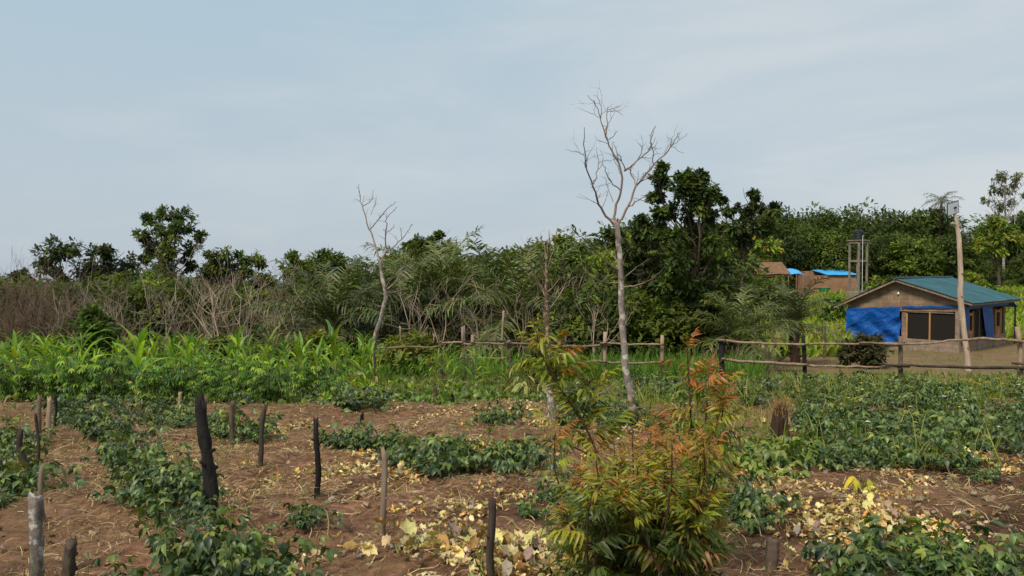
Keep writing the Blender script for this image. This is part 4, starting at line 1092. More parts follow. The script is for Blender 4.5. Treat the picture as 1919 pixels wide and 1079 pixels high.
    # side wall: two wooden doors, screens between
    for x0, x1, yb in ((1816, 1824, 652), (1866, 1876, 640)):
        a0, a1 = s(x0, 600)[0], s(x1, 600)[0]; d = thing('door', None, None, None); d.parent = o
        mb = MB(); c = (a0 + a1) / 2; h = (a1 - a0) / 2
        box(mb, hw(c, 0.05, 0.98), (h, 0.03, 0.98), HR, (1, 1, 1), 0, 0.01); part('door_leaf', mb, M['wood'], d)
        mb = MB(); box(mb, hw(c, 0.01, 1.45), (h * 0.5, 0.012, 0.38), HR); part('pane', mb, M['dark'], d)
        mb = MB(); box(mb, hw(c, 0.01, 0.55), (h * 0.55, 0.012, 0.35), HR, (0.85, 0.8, 0.75)); part('door_panel', mb, M['wood'], d)
        for e in (a0 - 0.05, a1 + 0.05):
            mb = MB(); box(mb, hw(e, 0.04, 1.02), (0.04, 0.05, 1.02), HR, (0.9, 0.85, 0.8)); part('frame', mb, M['wood'], d)
    for x0, x1 in ((1826, 1846), (1857, 1864), (1879, 1886)):
        a0, a1 = s(x0, 600)[0], s(x1, 600)[0]; w = thing('window', None, None, None); w.parent = o
        mb = MB(); box(mb, hw((a0 + a1) / 2, 0.06, (sill + 2.14) / 2), ((a1 - a0) / 2, 0.004, (2.14 - sill) / 2), HR); part('screen', mb, M['screen'], w)
        mb = MB(); box(mb, hw((a0 + a1) / 2, 0.03, (sill + 2.14) / 2), (0.03, 0.025, (2.14 - sill) / 2 - 0.01), HR); part('mullion', mb, M['greywood'], w)
    # roof: two corrugated slopes with overhang, a light board along the gable
    ov = 0.45
    def slope(v_e, z_e, name):
        mb = MB(); n = 90; k = 8
        us = np.linspace(-0.42, L + 0.35, n); ts = np.linspace(0, 1, k)
        A, B = np.meshgrid(us, ts); 
        Vv = v_e + (rv - v_e) * B; Zz = z_e + (rz + 0.10 - z_e) * B + 0.012 * np.sin(A * 2 * np.pi / 0.26) + 0.06 * (fbm(A * 0.5, B * 2, 2, 4) - 0.5)
        p = np.array([hw(a, v, z) for a, v, z in zip(A.ravel(), Vv.ravel(), Zz.ravel())])
        i = np.arange(k - 1)[:, None] * n + np.arange(n - 1)[None]
        F = np.stack([i, i + 1, i + n + 1, i + n], -1).reshape(-1, 4)
        mb.add(p, F); q = p - [0, 0, 0.02]; mb.add(q, F[:, ::-1])
        return part(name, mb, M['teal'], o)
    sr = (rz - eR) / rv; sl = (rz - eL) / (Wd - rv)
    slope(-ov - 0.25, eR + 0.10 - sr * (ov + 0.25), 'roof'); slope(Wd + 0.75, eL + 0.10 - sl * 0.75, 'roof')
    mb = MB(); tube(mb, [hw(-0.45, rv, rz + 0.12), hw(L + 0.36, rv, rz + 0.12)], 0.07, 8); part('ridge_cap', mb, M['teal'], o, True)
    for ve, ze in ((-ov - 0.2, eR - sr * (ov + 0.2)), (Wd + 0.6, eL - sl * 0.6)):
        mb = MB(); a, b = hw(-0.36, ve, ze + 0.02), hw(-0.36, rv, rz + 0.02)
        d = nrm(b - a); up = nrm(np.cross(d, np.append(HU, 0))); R = np.stack([np.append(HU, 0), d, up], 1)
        box(mb, (a + b) / 2, (0.02, np.linalg.norm(b - a) / 2, 0.07), R); part('barge_board', mb, M['greywood'], o)
    mb = MB(); box(mb, hw(L / 2, -ov - 0.12, eR - sr * (ov + 0.2) - 0.02), (L / 2 + 0.3, 0.025, 0.05), HR); part('fascia', mb, M['greywood'], o)
    # little lamp under the gable
    v, z = f(1684, 549); mb = MB(); tube(mb, [hw(-0.02, v, z + 0.05), hw(-0.06, v, z - 0.06)], [0.03, 0.055], 8); part('wall_lamp', mb, M['white'], o)
    # lean-to at the far end, its sheet and its dark posts
    mb = MB(); box(mb, hw(L + 0.75, 0.9, 2.28), (0.7, 1.1, 0.02), HR @ np.array([[math.cos(0.35), 0, math.sin(0.35)], [0, 1, 0], [-math.sin(0.35), 0, math.cos(0.35)]])); part('awning', mb, M['tarp'], o)
    for v in (-0.1, 1.9):
        mb = MB(); tube(mb, [hw(L + 1.3, v, -0.6), hw(L + 1.32, v, 2.15)], 0.05, 7); part('awning_post', mb, M['darkpole'], o)
build_house()

# ------------------------------------------------------------------ water tower, hut, mud house
def build_tower():
    d = 70; b = at_depth(1608, d); k = d / FPX
    o = thing('water_tower', 'slim concrete frame tower carrying a black water tank', 'water tower', None, b)
    top = EYE + (HOR - 454) * k - b[2]; mid = EYE + (HOR - 489) * k - b[2]
    a = 0.42; ca, sa = math.cos(a), math.sin(a); R = np.array([[ca, -sa, 0], [sa, ca, 0], [0, 0, 1]])
    w = 0.52
    for x in (-w, w):
        for y in (-w, w):
            mb = MB(); box(mb, R @ np.array([x, y, top / 2 - 0.3]), (0.085, 0.085, top / 2 + 0.3), R, (1, 1, 1), 0, 0.015); part('column', mb, M['concrete'], o)
    for z, t in ((top, 0.12), (mid, 0.09)):
        for s in (-1, 1):
            mb = MB(); box(mb, R @ np.array([0, s * (w + 0.003), z]), (w - 0.088, 0.078, t), R); part('beam', mb, M['concrete'], o)
            mb = MB(); box(mb, R @ np.array([s * (w + 0.003), 0, z]), (0.078, w - 0.088, t), R); part('beam', mb, M['concrete'], o)
    mb = MB(); box(mb, np.array([0, 0, top + 0.16]), (w + 0.17, w + 0.17, 0.05), R, (1, 1, 1), 0, 0.01); part('slab', mb, M['concrete'], o)
    mb = MB(); z0 = top + 0.211
    prof = [(0.001, 0), (0.44, 0)] + [(0.44 + 0.02 * (i % 2), 0.06 + 0.08 * i) for i in range(10)] + [(0.36, 0.86), (0.17, 0.93), (0.17, 0.99), (0.001, 1.0)]
    lathe(mb, prof, (0, 0, z0)); part('tank', mb, M['plastic'], o)
    mb = MB(); c = R @ np.array([-0.25, -w - 0.17, 0]); tube(mb, [c, c + [0, 0, top + 0.55], c + [0.2, 0.2, top + 0.62]], 0.02, 7); part('pipe', mb, M['white'], o)
    mb = MB(); box(mb, np.array([0, 0, 0.45]), (w + 0.25, w + 0.25, 0.6), R, (1.1, 1.1, 1.1), 0, 0.02); part('base', mb, M['concrete'], o)
build_tower()
def build_mud_house():
    d = 76; k = d / FPX; b = at_depth(1555, d)
    o = thing('mud_house', 'long low mud-walled house roofed with bright blue plastic sheet', 'house', None, b)
    zt = EYE + (HOR - 517) * k - b[2]; z0 = EYE + (HOR - 549) * k - b[2]
    x0, x1 = (1518 - 1555) * k, (1604 - 1555) * k
    mb = MB(); vs = np.linspace(x0, x1, 15)
    for a, c in zip(vs[:-1], vs[1:]): box(mb, ((a + c) / 2, 0, (z0 - 0.8 + zt + 0.05) / 2), ((c - a) / 2 - 0.004, 0.12, (zt + 0.05 - z0 + 0.8) / 2), None, jit((1, 1, 1), 1, 0.1)[0])
    part('wall', mb, M['mud'], o)
    for x in (x0 + 0.12, x1 - 0.12):
        mb = MB(); box(mb, (x, 1.9, zt / 2 - 0.3), (0.1, 1.77, zt / 2 + 0.3)); part('wall', mb, M['mud'], o)
    mb = MB(); box(mb, ((x0 + x1) / 2, 3.7, zt / 2), ((x1 - x0) / 2, 0.1, zt / 2 + 0.5)); part('wall', mb, M['mud'], o)
    n, m = 40, 8; A, B = np.meshgrid(np.linspace((1549 - 1555) * k, x1 + 0.2, n), np.linspace(0, 1, m))
    Z = zt + 0.06 + 0.5 * B + 0.10 * (fbm(A * 0.9, B * 3, 2, 8) - 0.5) + 0.10 * (A - x0) / (x1 - x0)
    i = np.arange(m - 1)[:, None] * n + np.arange(n - 1)[None]; F = np.stack([i, i + 1, i + n + 1, i + n], -1).reshape(-1, 4)
    mb = MB(); mb.add(np.stack([A, B * 4.1 - 0.3, Z], -1).reshape(-1, 3), F); mb.add(np.stack([A, B * 4.1 - 0.3, Z - 0.03], -1).reshape(-1, 3), F[:, ::-1]); part('roof', mb, M['skytarp'], o)
    d = 73; k = d / FPX; b = at_depth(1492, d); o = thing('sheet_shelter', 'small shelter under a bright blue plastic sheet half hidden by palm fronds', 'shelter', None, b)
    h = EYE + (HOR - 503) * k - b[2]; mb = MB(); n = 14; A, B = np.meshgrid(np.linspace(-0.8, 0.8, n), np.linspace(0, 1, n)); Z = h - 0.5 * (1 - B) - 0.25 * A ** 2 + 0.12 * (fbm(A * 2, B * 3, 2, 6) - 0.5)
    i = np.arange(n - 1)[:, None] * n + np.arange(n - 1)[None]; F = np.stack([i, i + 1, i + n + 1, i + n], -1).reshape(-1, 4)
    mb.add(np.stack([A, B * 1.6, Z], -1).reshape(-1, 3), F); mb.add(np.stack([A, B * 1.6, Z - 0.02], -1).reshape(-1, 3), F[:, ::-1]); part('sheet', mb, M['skytarp'], o, True)
    for x in (-0.72, 0.72):
        for y in (0.06, 1.54):
            mb = MB(); tube(mb, [(x, y, -0.3), (x, y, h - 0.5 * (1 - y / 1.6) - 0.15)], 0.04, 6); part('post', mb, M['greywood'], o)
    d = 76
    c = at(1545, 542, d - 1.5); g = float(G(c[0], c[1]))
    o = thing('green_basin', 'green plastic tub raised on legs against the mud wall', 'tub', None, (c[0], c[1], g))
    h = c[2] - g; mb = MB()
    prof = [(0.30, -0.22), (0.42, -0.05), (0.50, 0.14), (0.54, 0.15), (0.47, 0.10), (0.36, -0.05), (0.001, -0.16)]
    lathe(mb, prof, (0, 0, h), (1.25, 0.7, 1)); part('tub_body', mb, M['greenplastic'], o)
    for x in (-0.42, 0.42):
        for y in (-0.2, 0.2):
            mb = MB(); tube(mb, [(x * 0.8, y, h - 0.1), (x, y, -0.2)], 0.04, 6); part('leg', mb, M['greywood'], o)
build_mud_house()
def build_hut():
    d = 62; k = d / FPX; b = at_depth(1408, d)
    o = thing('brown_hut', 'earth-walled hut with a long low brown thatched roof showing behind the palms', 'hut', None, b)
    zr = EYE + (HOR - 491) * k - b[2]; ze = zr - 1.0; hx = 56 * k
    mb = MB(); n, m = 50, 8; i = np.arange(m - 1)[:, None] * n + np.arange(n - 1)[None]; F = np.stack([i, i + 1, i + n + 1, i + n], -1).reshape(-1, 4)
    A, B = np.meshgrid(np.linspace(-hx, hx, n), np.linspace(0, 1, m))
    for sg in (-1, 1):
        Z = zr - (zr - ze) * B + 0.10 * (fbm(A * 1.5, B * 4, 3, 6 + sg) - 0.5)
        mb.add(np.stack([A, sg * 2.3 * B, Z], -1).reshape(-1, 3), F, jit((1, 1, 1), len(F), 0.15)); mb.add(np.stack([A, sg * 2.3 * B, Z - 0.16], -1).reshape(-1, 3), F[:, ::-1])
    part('roof', mb, M['thatch'], o)
    for x, y, sx, sy in ((0, -1.8, hx - 0.4, 0.12), (0, 1.8, hx - 0.4, 0.12), (-hx + 0.5, 0, 0.1, 1.67), (hx - 0.5, 0, 0.1, 1.67)):
        mb = MB(); box(mb, (x, y, (ze + 0.15) / 2 - 0.2), (sx, sy, (ze + 0.15) / 2 + 0.2)); part('wall', mb, M['mud'], o)
build_hut()

# ------------------------------------------------------------------ solar lamp pole
def build_pole():
    d = 26.0; b = at(1815, 702, d); g = float(G(b[0], b[1]))
    org = np.array([b[0], b[1], g])
    o = thing('solar_lamp_pole', 'crooked peeled tree pole with a small white-backed solar panel at its tip', 'lamp pole', None, org)
    px = [(1816, 704, 6.0), (1813, 670, 5.8), (1808, 635, 5.6), (1803, 590, 5.8), (1799, 556, 5.6), (1801, 525, 5.0), (1799, 480, 4.8), (1797, 445, 4.6), (1793, 418, 3.8), (1788, 396, 3.2)]
    pts = np.array([at(x, y, d + 0.05 * math.sin(i)) - org for i, (x, y, r) in enumerate(px)]); pts[0][2] = -0.3
    t = np.linspace(0, 9, 37); k = d / FPX
    q = np.stack([np.interp(t, range(10), pts[:, j]) for j in range(3)], -1); q[1:-1] = (q[:-2] + q[1:-1] + q[2:]) / 3
    mb = MB(); tube(mb, q, 0.9 * np.interp(t, range(10), [p[2] * k for p in px]), 10, rough=0.07)
    for i in (6, 11, 16, 21, 27, 31):
        a = U(0, 6.28); tube(mb, [q[i], q[i] + np.array([math.cos(a), math.sin(a), 0.3]) * 0.13], [0.04, 0.028], 6, (0.7, 0.6, 0.55))
    part('pole', mb, M['palepole'], o, True)
    c = at(1785.5, 390, d - 0.12) - org
    th = 0.24; X = np.array([math.cos(th), 0, math.sin(th)]); N = nrm(np.array([0.25, -0.93, -0.28])); Y = np.cross(N, X); X = np.cross(Y, N)
    R = np.stack([nrm(X), nrm(Y), N], 1)
    mb = MB(); box(mb, c, (0.215, 0.21, 0.012), R); p = part('solar_panel', mb, M['panel'], o)
    for s in (-1, 1):
        mb = MB(); box(mb, c + R[:, 1] * s * 0.219, (0.226, 0.007, 0.016), R); part('frame', mb, M['darkpole'], p)
        mb = MB(); box(mb, c + R[:, 0] * s * 0.220, (0.007, 0.211, 0.016), R); part('frame', mb, M['darkpole'], p)
    mb = MB(); box(mb, c + R[:, 0] * 0.08 + N * 0.025, (0.045, 0.03, 0.018), R); part('junction_box', mb, M['plastic'], p)
    mb = MB(); e = at(1785, 419, d - 0.1) - org; m_ = at(1791, 420, d) - org
    tube(mb, [m_, e], [0.02, 0.02], 6); tube(mb, [e + [0.02, 0, 0.05], e, e + [-0.02, -0.02, -0.04]], [0.03, 0.06, 0.085], 10); part('lamp', mb, M['metal'], o)
build_pole()

# ------------------------------------------------------------------ rail fences
def fence(name, label, depth, posts, rails, mt='stake', group=None):
    x0 = posts[0][0]; b = at(x0, 700, depth); g = float(G(b[0], b[1])); org = np.array([b[0], b[1], g])
    o = thing(name, label, 'fence', group, org)
    for x, ytop, r, m, lean in posts:
        p = at(x + lean, ytop, depth); q = at(x, 700, depth); q[2] = G(q[0], q[1]) - 0.3; k = depth / FPX
        mb = MB(); e = curve(q - org, p - org, 7, 0.012, RNG); tube(mb, e, r * k * np.linspace(1.1, 0.9, 7), 8, rough=0.1)
        part('post', mb, M[m], o, True)
        for pts, r0, r1, m2, off in rails:
            xs = [a for a, b2 in pts]
            if name == 'rail_fence' and xs[0] - 4 <= x <= xs[-1] + 4:
                c = at(x + 0.4 * lean, float(np.interp(x, xs, [b2 for a, b2 in pts])), depth) - org
                mb = MB(); th = np.linspace(0, 4 * np.pi, 22); R1 = (r + 1.6) * k
                tube(mb, c + np.stack([np.cos(th) * R1, np.sin(th) * (R1 + 0.05) - 0.04, 0.03 * np.cos(th * 1.0 + 0.8) + np.linspace(-0.015, 0.015, 22)], -1), 0.006, 5, (0.5, 0.4, 0.32)); part('binding', mb, M['stake'], o)
    for pts, r0, r1, m, off in rails:
        q = np.array([at(x, y, depth + off) - org for x, y in pts]); n = (len(q) - 1) * 4 + 1; t = np.linspace(0, len(q) - 1, n); k = depth / FPX
        q = np.stack([np.interp(t, range(len(q)), q[:, j]) for j in range(3)], -1); q[1:-1] = (q[:-2] + q[1:-1] + q[2:]) / 3 + RNG.normal(size=(n - 2, 3)) * 0.010
        mb = MB(); tube(mb, q, np.linspace(r0, r1, n) * k * 0.74 * (1 + RNG.uniform(-0.14, 0.14, n)), 8, rough=0.14); part('rail', mb, M['railwood' if m == 'pole' else m], o, True)
fence('rail_fence', 'rustic two-rail pole fence of pale sticks running from the maize to the fence opening', 20.8,
    [(826, 638, 3.2, 'stake', 0), (886, 627, 3.2, 'pole', 0), (867, 612, 2.4, 'greywood', -1), (953, 637, 4.0, 'stake', 1), (1133, 622, 3.6, 'pole', 1), (1241, 628, 3.8, 'pole', 0)],
    [([(704, 653), (735, 651), (790, 650), (826, 649)], 2.6, 2.4, 'pole', -0.1), ([(826, 643), (862, 641), (886, 646)], 2.6, 2.2, 'pole', -0.12), ([(880, 642), (915, 643), (953, 645)], 2.2, 2.6, 'pole', -0.1),
     ([(945, 642), (1000, 645), (1030, 649), (1085, 649), (1143, 646)], 2.4, 2.8, 'pole', -0.1), ([(1124, 643), (1180, 644), (1243, 646)], 2.4, 2.6, 'pole', -0.13), ([(1088, 681), (1112, 676), (1133, 678), (1185, 681), (1244, 679)], 2.8, 3.4, 'pole', -0.1),
     ([(850, 671), (900, 671), (953, 670)], 1.4, 1.4, 'greywood', -0.08)])
fence('rail_fence', 'rustic two-rail pole fence with a burnt post running past the house yard', 20.0,
    [(1354, 634, 5.0, 'char', -2), (1511, 628, 4.0, 'char', -6), (1687, 630, 4.4, 'stake', 1), (1912, 612, 4.6, 'pole', -6), (1960, 630, 4.4, 'stake', 0)],
    [([(1342, 637), (1390, 641), (1450, 644), (1511, 645), (1600, 644), (1688, 643)], 3.6, 2.2, 'pole', -0.1), ([(1610, 642), (1690, 645), (1740, 643), (1790, 638), (1830, 634), (1880, 636), (1925, 641), (1990, 642)], 2.4, 4.0, 'pole', -0.14),
     ([(1352, 673), (1400, 678), (1460, 681), (1511, 683), (1570, 687), (1640, 687), (1705, 687)], 4.0, 2.4, 'pole', -0.1), ([(1636, 681), (1690, 684), (1760, 686), (1840, 689), (1925, 690), (1990, 691)], 2.2, 4.6, 'darkpole', -0.16), ([(1896, 680), (1940, 683), (1985, 684)], 2.6, 2.6, 'stake', -0.2)])
fence('stick_fence', 'thin grey stick fence behind the palm with a bare trunk', 33.0,
    [(1449, 606, 1.8, 'greywood', 0), (1484, 604, 1.8, 'greywood', 0), (1491, 622, 1.4, 'greywood', 0), (1544, 601, 2.0, 'stake', 0)],
    [([(1380, 621), (1449, 618), (1484, 615), (1510, 609), (1544, 611), (1585, 606)], 1.6, 1.4, 'greywood', -0.05), ([(1450, 634), (1484, 628), (1520, 624), (1560, 624), (1577, 617)], 1.5, 1.2, 'greywood', -0.05)])
fence('stick_fence', 'loose dark stick rails half hidden behind the white-footed dead tree', 25.0,
    [(870, 610, 1.8, 'greywood', 0), (944, 582, 2.2, 'pole', 0), (1060, 630, 2.0, 'stake', 0)],
    [([(868, 640), (960, 638), (1060, 641), (1130, 640)], 1.8, 1.6, 'darkpole', -0.05)])

# ------------------------------------------------------------------ stakes and stumps of the cleared plot
STK = []
def stake(name, label, cat, base, top, r0, r1, m, seed, bend=0.02, knots=2, group=None, rough=0.10, depth=None, jag=True, seg=10):
    """base and top are photograph pixels, radii are photograph pixels at that distance."""
    rng = np.random.default_rng(seed)
    b = P(*base) if depth is None else at_depth(base[0], depth)
    k = b[1] / FPX
    e = at(top[0], top[1], b[1] + rng.uniform(-0.05, 0.05)) - b
    pts = curve((0, 0, 0), e, 12, bend, rng); pts = np.concatenate([[[0, 0, -0.15]], pts])
    mb = MB(); rr = np.linspace(r0, r1, 13) * k * (1 + rng.uniform(-0.06, 0.06, 13))
    tube(mb, pts, rr, seg, rough=rough * 1.4, rng=rng)
    STK.append(b)
    if jag:                                  # broken tip: the end ring is pulled up and down
        v = mb.v[0]; v[-seg:, 2] += rng.uniform(-1.0, 1.0, seg) * r1 * k * 1.7
    for _ in range(knots):
        i = rng.integers(3, 11); a = rng.uniform(0, 6.28)
        d = np.array([math.cos(a), math.sin(a), 0.5])
        tube(mb, [pts[i], pts[i] + d * rr[i] * rng.uniform(1.2, 1.9)], [rr[i] * 0.55, rr[i] * 0.3], 6, (0.8, 0.8, 0.8))
    o = bpy.data.objects.new(name, mb.mesh(name, M[m], True)); C.objects.link(o); o.location = b
    return tag(o, label, cat, group)
stake('burnt_post', 'thick charred black post, the stoutest on the cleared soil', 'post', (397, 965), (374, 748), 13.0, 9.5, 'char', 1, 0.012, 4, None, 0.17)
stake('wooden_stake', 'pale brown stake standing just behind the thick charred post', 'stake', (387, 818), (385, 744), 4.4, 3.6, 'stake', 2)
stake('wooden_stake', 'flat-topped brown stake among low bean plants beyond the thick charred post', 'stake', (437, 832), (436, 752), 5.2, 4.6, 'stake', 3, 0.01, 1, None, 0.1, None, False)
stake('wooden_stake', 'short pale stake sticking out of the bean plants', 'stake', (336, 775), (337, 738), 3.0, 3.0, 'pole', 4, 0.01, 0)
stake('wooden_stake', 'dark stake leaning to one side on the straw-covered soil', 'stake', (488, 874), (498, 759), 4.6, 4.2, 'darkpole', 5)
stake('wooden_stake', 'slim black stake with a knobby top standing upright in the middle of the plot', 'stake', (594, 930), (592, 786), 5.6, 4.6, 'char', 6, 0.015, 3)
stake('wooden_stake', 'grey weathered stake with a pale top in front of yellowed bean leaves', 'stake', (717, 1006), (720, 843), 6.2, 5.6, 'greywood', 7, 0.025, 2)
stake('wooden_stake', 'dark pitted stake close to the red-tipped neem bush', 'stake', (922, 1092), (922, 935), 8.0, 7.4, 'darkpole', 8, 0.012, 1, None, 0.05, None, False)
stake('wooden_stake', 'reddish brown upright stake, first of three at the maize edge', 'stake', (73, 835), (75, 743), 5.0, 4.2, 'stake', 9)
stake('wooden_stake', 'light brown stake, middle of three at the maize edge', 'stake', (92, 824), (94, 746), 4.6, 4.0, 'pole', 10)
stake('wooden_stake', 'thin black stake, last of three at the maize edge', 'stake', (102, 802), (103, 741), 2.8, 2.4, 'char', 11)
stake('wooden_stake', 'thin dark twiggy stick in front of the three stakes at the maize edge', 'stake', (70, 872), (67, 776), 3.2, 2.6, 'darkpole', 12, 0.02, 3)
stake('wooden_stake', 'dark knotty stake leaning over beside bean plants', 'stake', (66, 918), (38, 806), 7.0, 5.0, 'darkpole', 13, 0.03, 3)
stake('wooden_stake', 'smooth grey stake rising behind the white lichen stump', 'stake', (82, 985), (79, 872), 5.2, 4.2, 'greywood', 14)
stake('tree_stump', 'white lichen-covered stump with a dark knot hole', 'stump', (70, 1092), (67, 930), 11.0, 11.5, 'lichen', 15, 0.02, 1, None, 0.14)
stake('wooden_stake', 'dark brown stub leaning out of the soil beside the white lichen stump', 'stake', (122, 1098), (134, 1017), 12.0, 9.5, 'darkpole', 16)
stake('tree_stump', 'short sawn-off stump with a pale cut top', 'stump', (1445, 1068), (1448, 1010), 12.5, 12.5, 'bark', 17, 0.01, 0, None, 0.05, None, False)
stake('tree_stump', 'tiny burnt stub in the straw', 'stump', (679, 798), (679, 776), 4.0, 3.4, 'char', 18, 0.02, 0)
stake('tree_stump', 'thin cut stem with a pale slanted top by the weedy strip', 'stump', (815, 752), (815, 726), 3.6, 3.2, 'stake', 19, 0.02, 0)
stake('tree_stump', 'dark crooked snag next to the thin cut stem', 'stump', (850, 755), (846, 738), 3.0, 2.2, 'char', 20, 0.06, 1)
stake('tree_stump', 'dead broken snag standing among the cassava near the small bare tree', 'stump', (628, 728), (622, 690), 4.0, 3.2, 'pole', 21, 0.08, 2)
stake('tree_stump', 'small black stump on a log in the bare yard', 'stump', (1465, 668), (1465, 652), 3.4, 3.4, 'char', 22, 0.01, 0)
stake('wooden_stake', 'leaning pale bare stick in front of the palms', 'stake', (752, 655), (750, 612), 2.6, 1.8, 'pole', 23, 0.04, 1, None, 0.1, 26)
stake('fallen_stick', 'pale peeled stick lying over the soil by the broad bean plants', 'stick', (1945, 1012), (1845, 998), 5.0, 3.5, 'pole', 24, 0.03, 1)
stake('fallen_stick', 'thin pale log lying on the bare yard', 'log', (1495, 665), (1440, 668), 2.6, 2.0, 'pole', 25, 0.01, 0)
stake('fallen_stick', 'pale log end showing over the bean plants below the rail fence', 'log', (1400, 726), (1428, 724), 3.2, 2.8, 'pole', 26, 0.01, 0)
stake('fallen_stick', 'long dry stick resting on the bean rows under the rail fence', 'stick', (1780, 737), (1860, 736), 2.4, 1.8, 'pole', 27, 0.02, 0)
def shredded_stump():
    rng = np.random.default_rng(41); b = P(1461, 834); k = b[1] / FPX
    o = thing('tree_stump', 'shredded brown stump topped with a tuft of dry straw', 'stump', None, b)
    mb = MB(); h = 78 * k
    for i in range(7):
        a = i * 0.9; p = np.array([math.cos(a), math.sin(a), 0]) * 8 * k
        e = p * 0.8 + np.array([0, 0, h * rng.uniform(0.7, 1.0)])
        tube(mb, curve(p - [0, 0, 0.1], e, 7, 0.03, rng), np.linspace(8, 4, 7) * k, 7, jit((0.42, 0.34, 0.28), 1, 0.3, rng)[0], rough=0.2, rng=rng)
    part('stem', mb, M['bark'], o, True)
    mb = MB(); n = 130
    d = nrm(np.stack([rng.normal(size=n) * 0.35, rng.normal(size=n) * 0.35, np.ones(n)], -1)); p = rng.normal(size=(n, 3)) * 6 * k; p[:, 2] = h * rng.uniform(0.6, 0.95, n)
    scatter(mb, T_STRAW, p, d, nrm(rng.normal(size=(n, 3))), 36 * k * rng.uniform(0.5, 1.2, n), pal([(0.36, 0.24, 0.11), (0.25, 0.15, 0.07)], n)); part('straw_tuft', mb, M['straw'], o)
T_STRAW = (np.array([(-0.014, 0, 0), (0.014, 0, 0), (0.075, 0.33, 0.10), (0.047, 0.35, 0.10), (0.062, 0.7, 0.09), (0.040, 0.7, 0.09), (-0.07, 0.97, -0.02)], float), [np.array([(0, 1, 2, 3), (3, 2, 4, 5)]), np.array([(5, 4, 6)])])
T_BLADE = (np.array([(-0.011, 0, 0), (0.011, 0, 0), (0.013, 0.4, 0.02), (-0.013, 0.4, 0.02), (0.009, 0.75, -0.08), (-0.009, 0.75, -0.08), (0, 1, -0.26)], float), [np.array([(0, 1, 2, 3), (3, 2, 4, 5)]), np.array([(5, 4, 6)])])
shredded_stump()

# ------------------------------------------------------------------ crops
def bean(seed, n, h, w, cols, leaf=0.085):
    """Cowpea: stems spreading from one root, three-leaflet leaves held out on stalks."""
    rng = np.random.default_rng(seed); ms = MB(); mf = MB()
    P_, D_, N_ = [], [], []
    for i in range(max(5, n // 7)):
        a = rng.uniform(0, 6.28); R_ = w * 0.5 * math.sqrt(rng.uniform(0.02, 1)); z = h * rng.uniform(0.35, 0.8) * (1 - 0.45 * (2 * R_ / w) ** 2)
        e = np.array([math.cos(a) * R_, math.sin(a) * R_, z]); s = curve((0, 0, -0.03), e, 6, 0.12, rng)
        tube(ms, s, np.linspace(0.006, 0.003, 6), 4, jit((0.10, 0.13, 0.04), 1, 0.3, rng)[0], cap=False)
        for q in range(11):
            j = rng.integers(1, 6); al = a + rng.normal() * 1.4
            d = np.array([math.cos(al), math.sin(al), rng.uniform(0.1, 0.9)])
            P_.append(s[j] + d * rng.uniform(0.03, 0.12)); D_.append(d * [1, 1, 0.1] + [0, 0, rng.uniform(-0.75, 0.45)]); N_.append(np.array([0, 0, 1.0]) + d * [0.5, 0.5, 0] + rng.normal(size=3) * 0.45)
    P_, D_, N_ = np.array(P_), np.array(D_), np.array(N_); k = len(P_)
    P_[:, 2] = np.maximum(P_[:, 2], 0.03)
    scatter(mf, T_TRI, P_, D_, N_, leaf * rng.uniform(0.6, 1.15, k), pal(cols, k, 0.25, None, rng))
    return proto('bean_plant', 'bean plant', [('stem', ms, M['bean'], True), ('foliage', mf, M['bean'], True)])
BEANC = [(0.048, 0.092, 0.028), (0.062, 0.112, 0.034), (0.034, 0.068, 0.022), (0.090, 0.140, 0.045), (0.10, 0.15, 0.028), (0.17, 0.21, 0.04)]
BEANL = [(0.14, 0.22, 0.035), (0.19, 0.25, 0.04), (0.10, 0.17, 0.03), (0.24, 0.27, 0.05)]
BEANS = [bean(501 + i, n, h, w, BEANC) for i, (n, h, w) in enumerate([(58, 0.44, 0.76), (46, 0.34, 0.86), (70, 0.55, 0.80), (38, 0.28, 0.66), (54, 0.48, 0.62), (64, 0.38, 0.95)])]
BEANSL = [bean(511 + i, n, h, w, BEANL, 0.115) for i, (n, h, w) in enumerate([(44, 0.34, 0.7), (36, 0.28, 0.6)])]
def beans(spots, group, what, pr=None, ordinals=True):
    for e in spots:
        x, y = e[:2]; s = e[2] if len(e) > 2 else 1.0
        b = P(x, y) if y < 1075 else at_depth(x, max(3.2, P(x, 1075)[1] - (y - 1075) * 0.012))
        o = copy((pr or BEANS)[int(RNG.integers(0, len(pr or BEANS)))], b, U(0, 6.28), (s * U(0.85, 1.2), s * U(0.85, 1.2), s * U(0.75, 1.25)), None, group)
        remember(o, what, x, y - 15, NEAR_MARKS, ordinals)
beans([(140, 768), (165, 778), (120, 782), (185, 796), (160, 800), (205, 826), (185, 822), (240, 850), (222, 842), (262, 872), (245, 880), (290, 905), (275, 895), (312, 930), (262, 938, 0.8), (340, 918), (330, 960), (218, 868, 0.8), (250, 905, 0.8), (320, 985, 0.7), (150, 792, 0.9), (300, 955, 0.8), (350, 940, 0.9)],
      'bean row running diagonally down the plot', 'dark green bean plant of the diagonal row')
beans([(345, 1070, 0.85), (405, 1078, 0.9), (300, 1090, 0.8), (452, 1090, 0.85), (370, 1104, 0.95), (430, 1058, 0.65), (485, 1100, 0.7)], 'big bean plants at the nearest edge', 'broad-leaved bean plant nearest the viewer')
beans([(240, 774), (265, 785), (292, 792), (318, 783), (345, 798), (272, 800), (330, 770), (225, 762), (300, 768), (360, 790)], 'bean plants behind the charred post', 'dark bean plant')
beans([(412, 812), (430, 822, 0.9), (455, 818), (472, 828, 0.9), (425, 800, 0.9), (462, 804, 0.8)], 'bean plants round the brown stake', 'leafy bean plant')
beans([(5, 945), (25, 925), (-10, 905), (12, 870), (28, 850), (0, 835), (40, 935, 0.7)], 'bean plants at the plot edge', 'bean plant beside the knotty leaning stake')
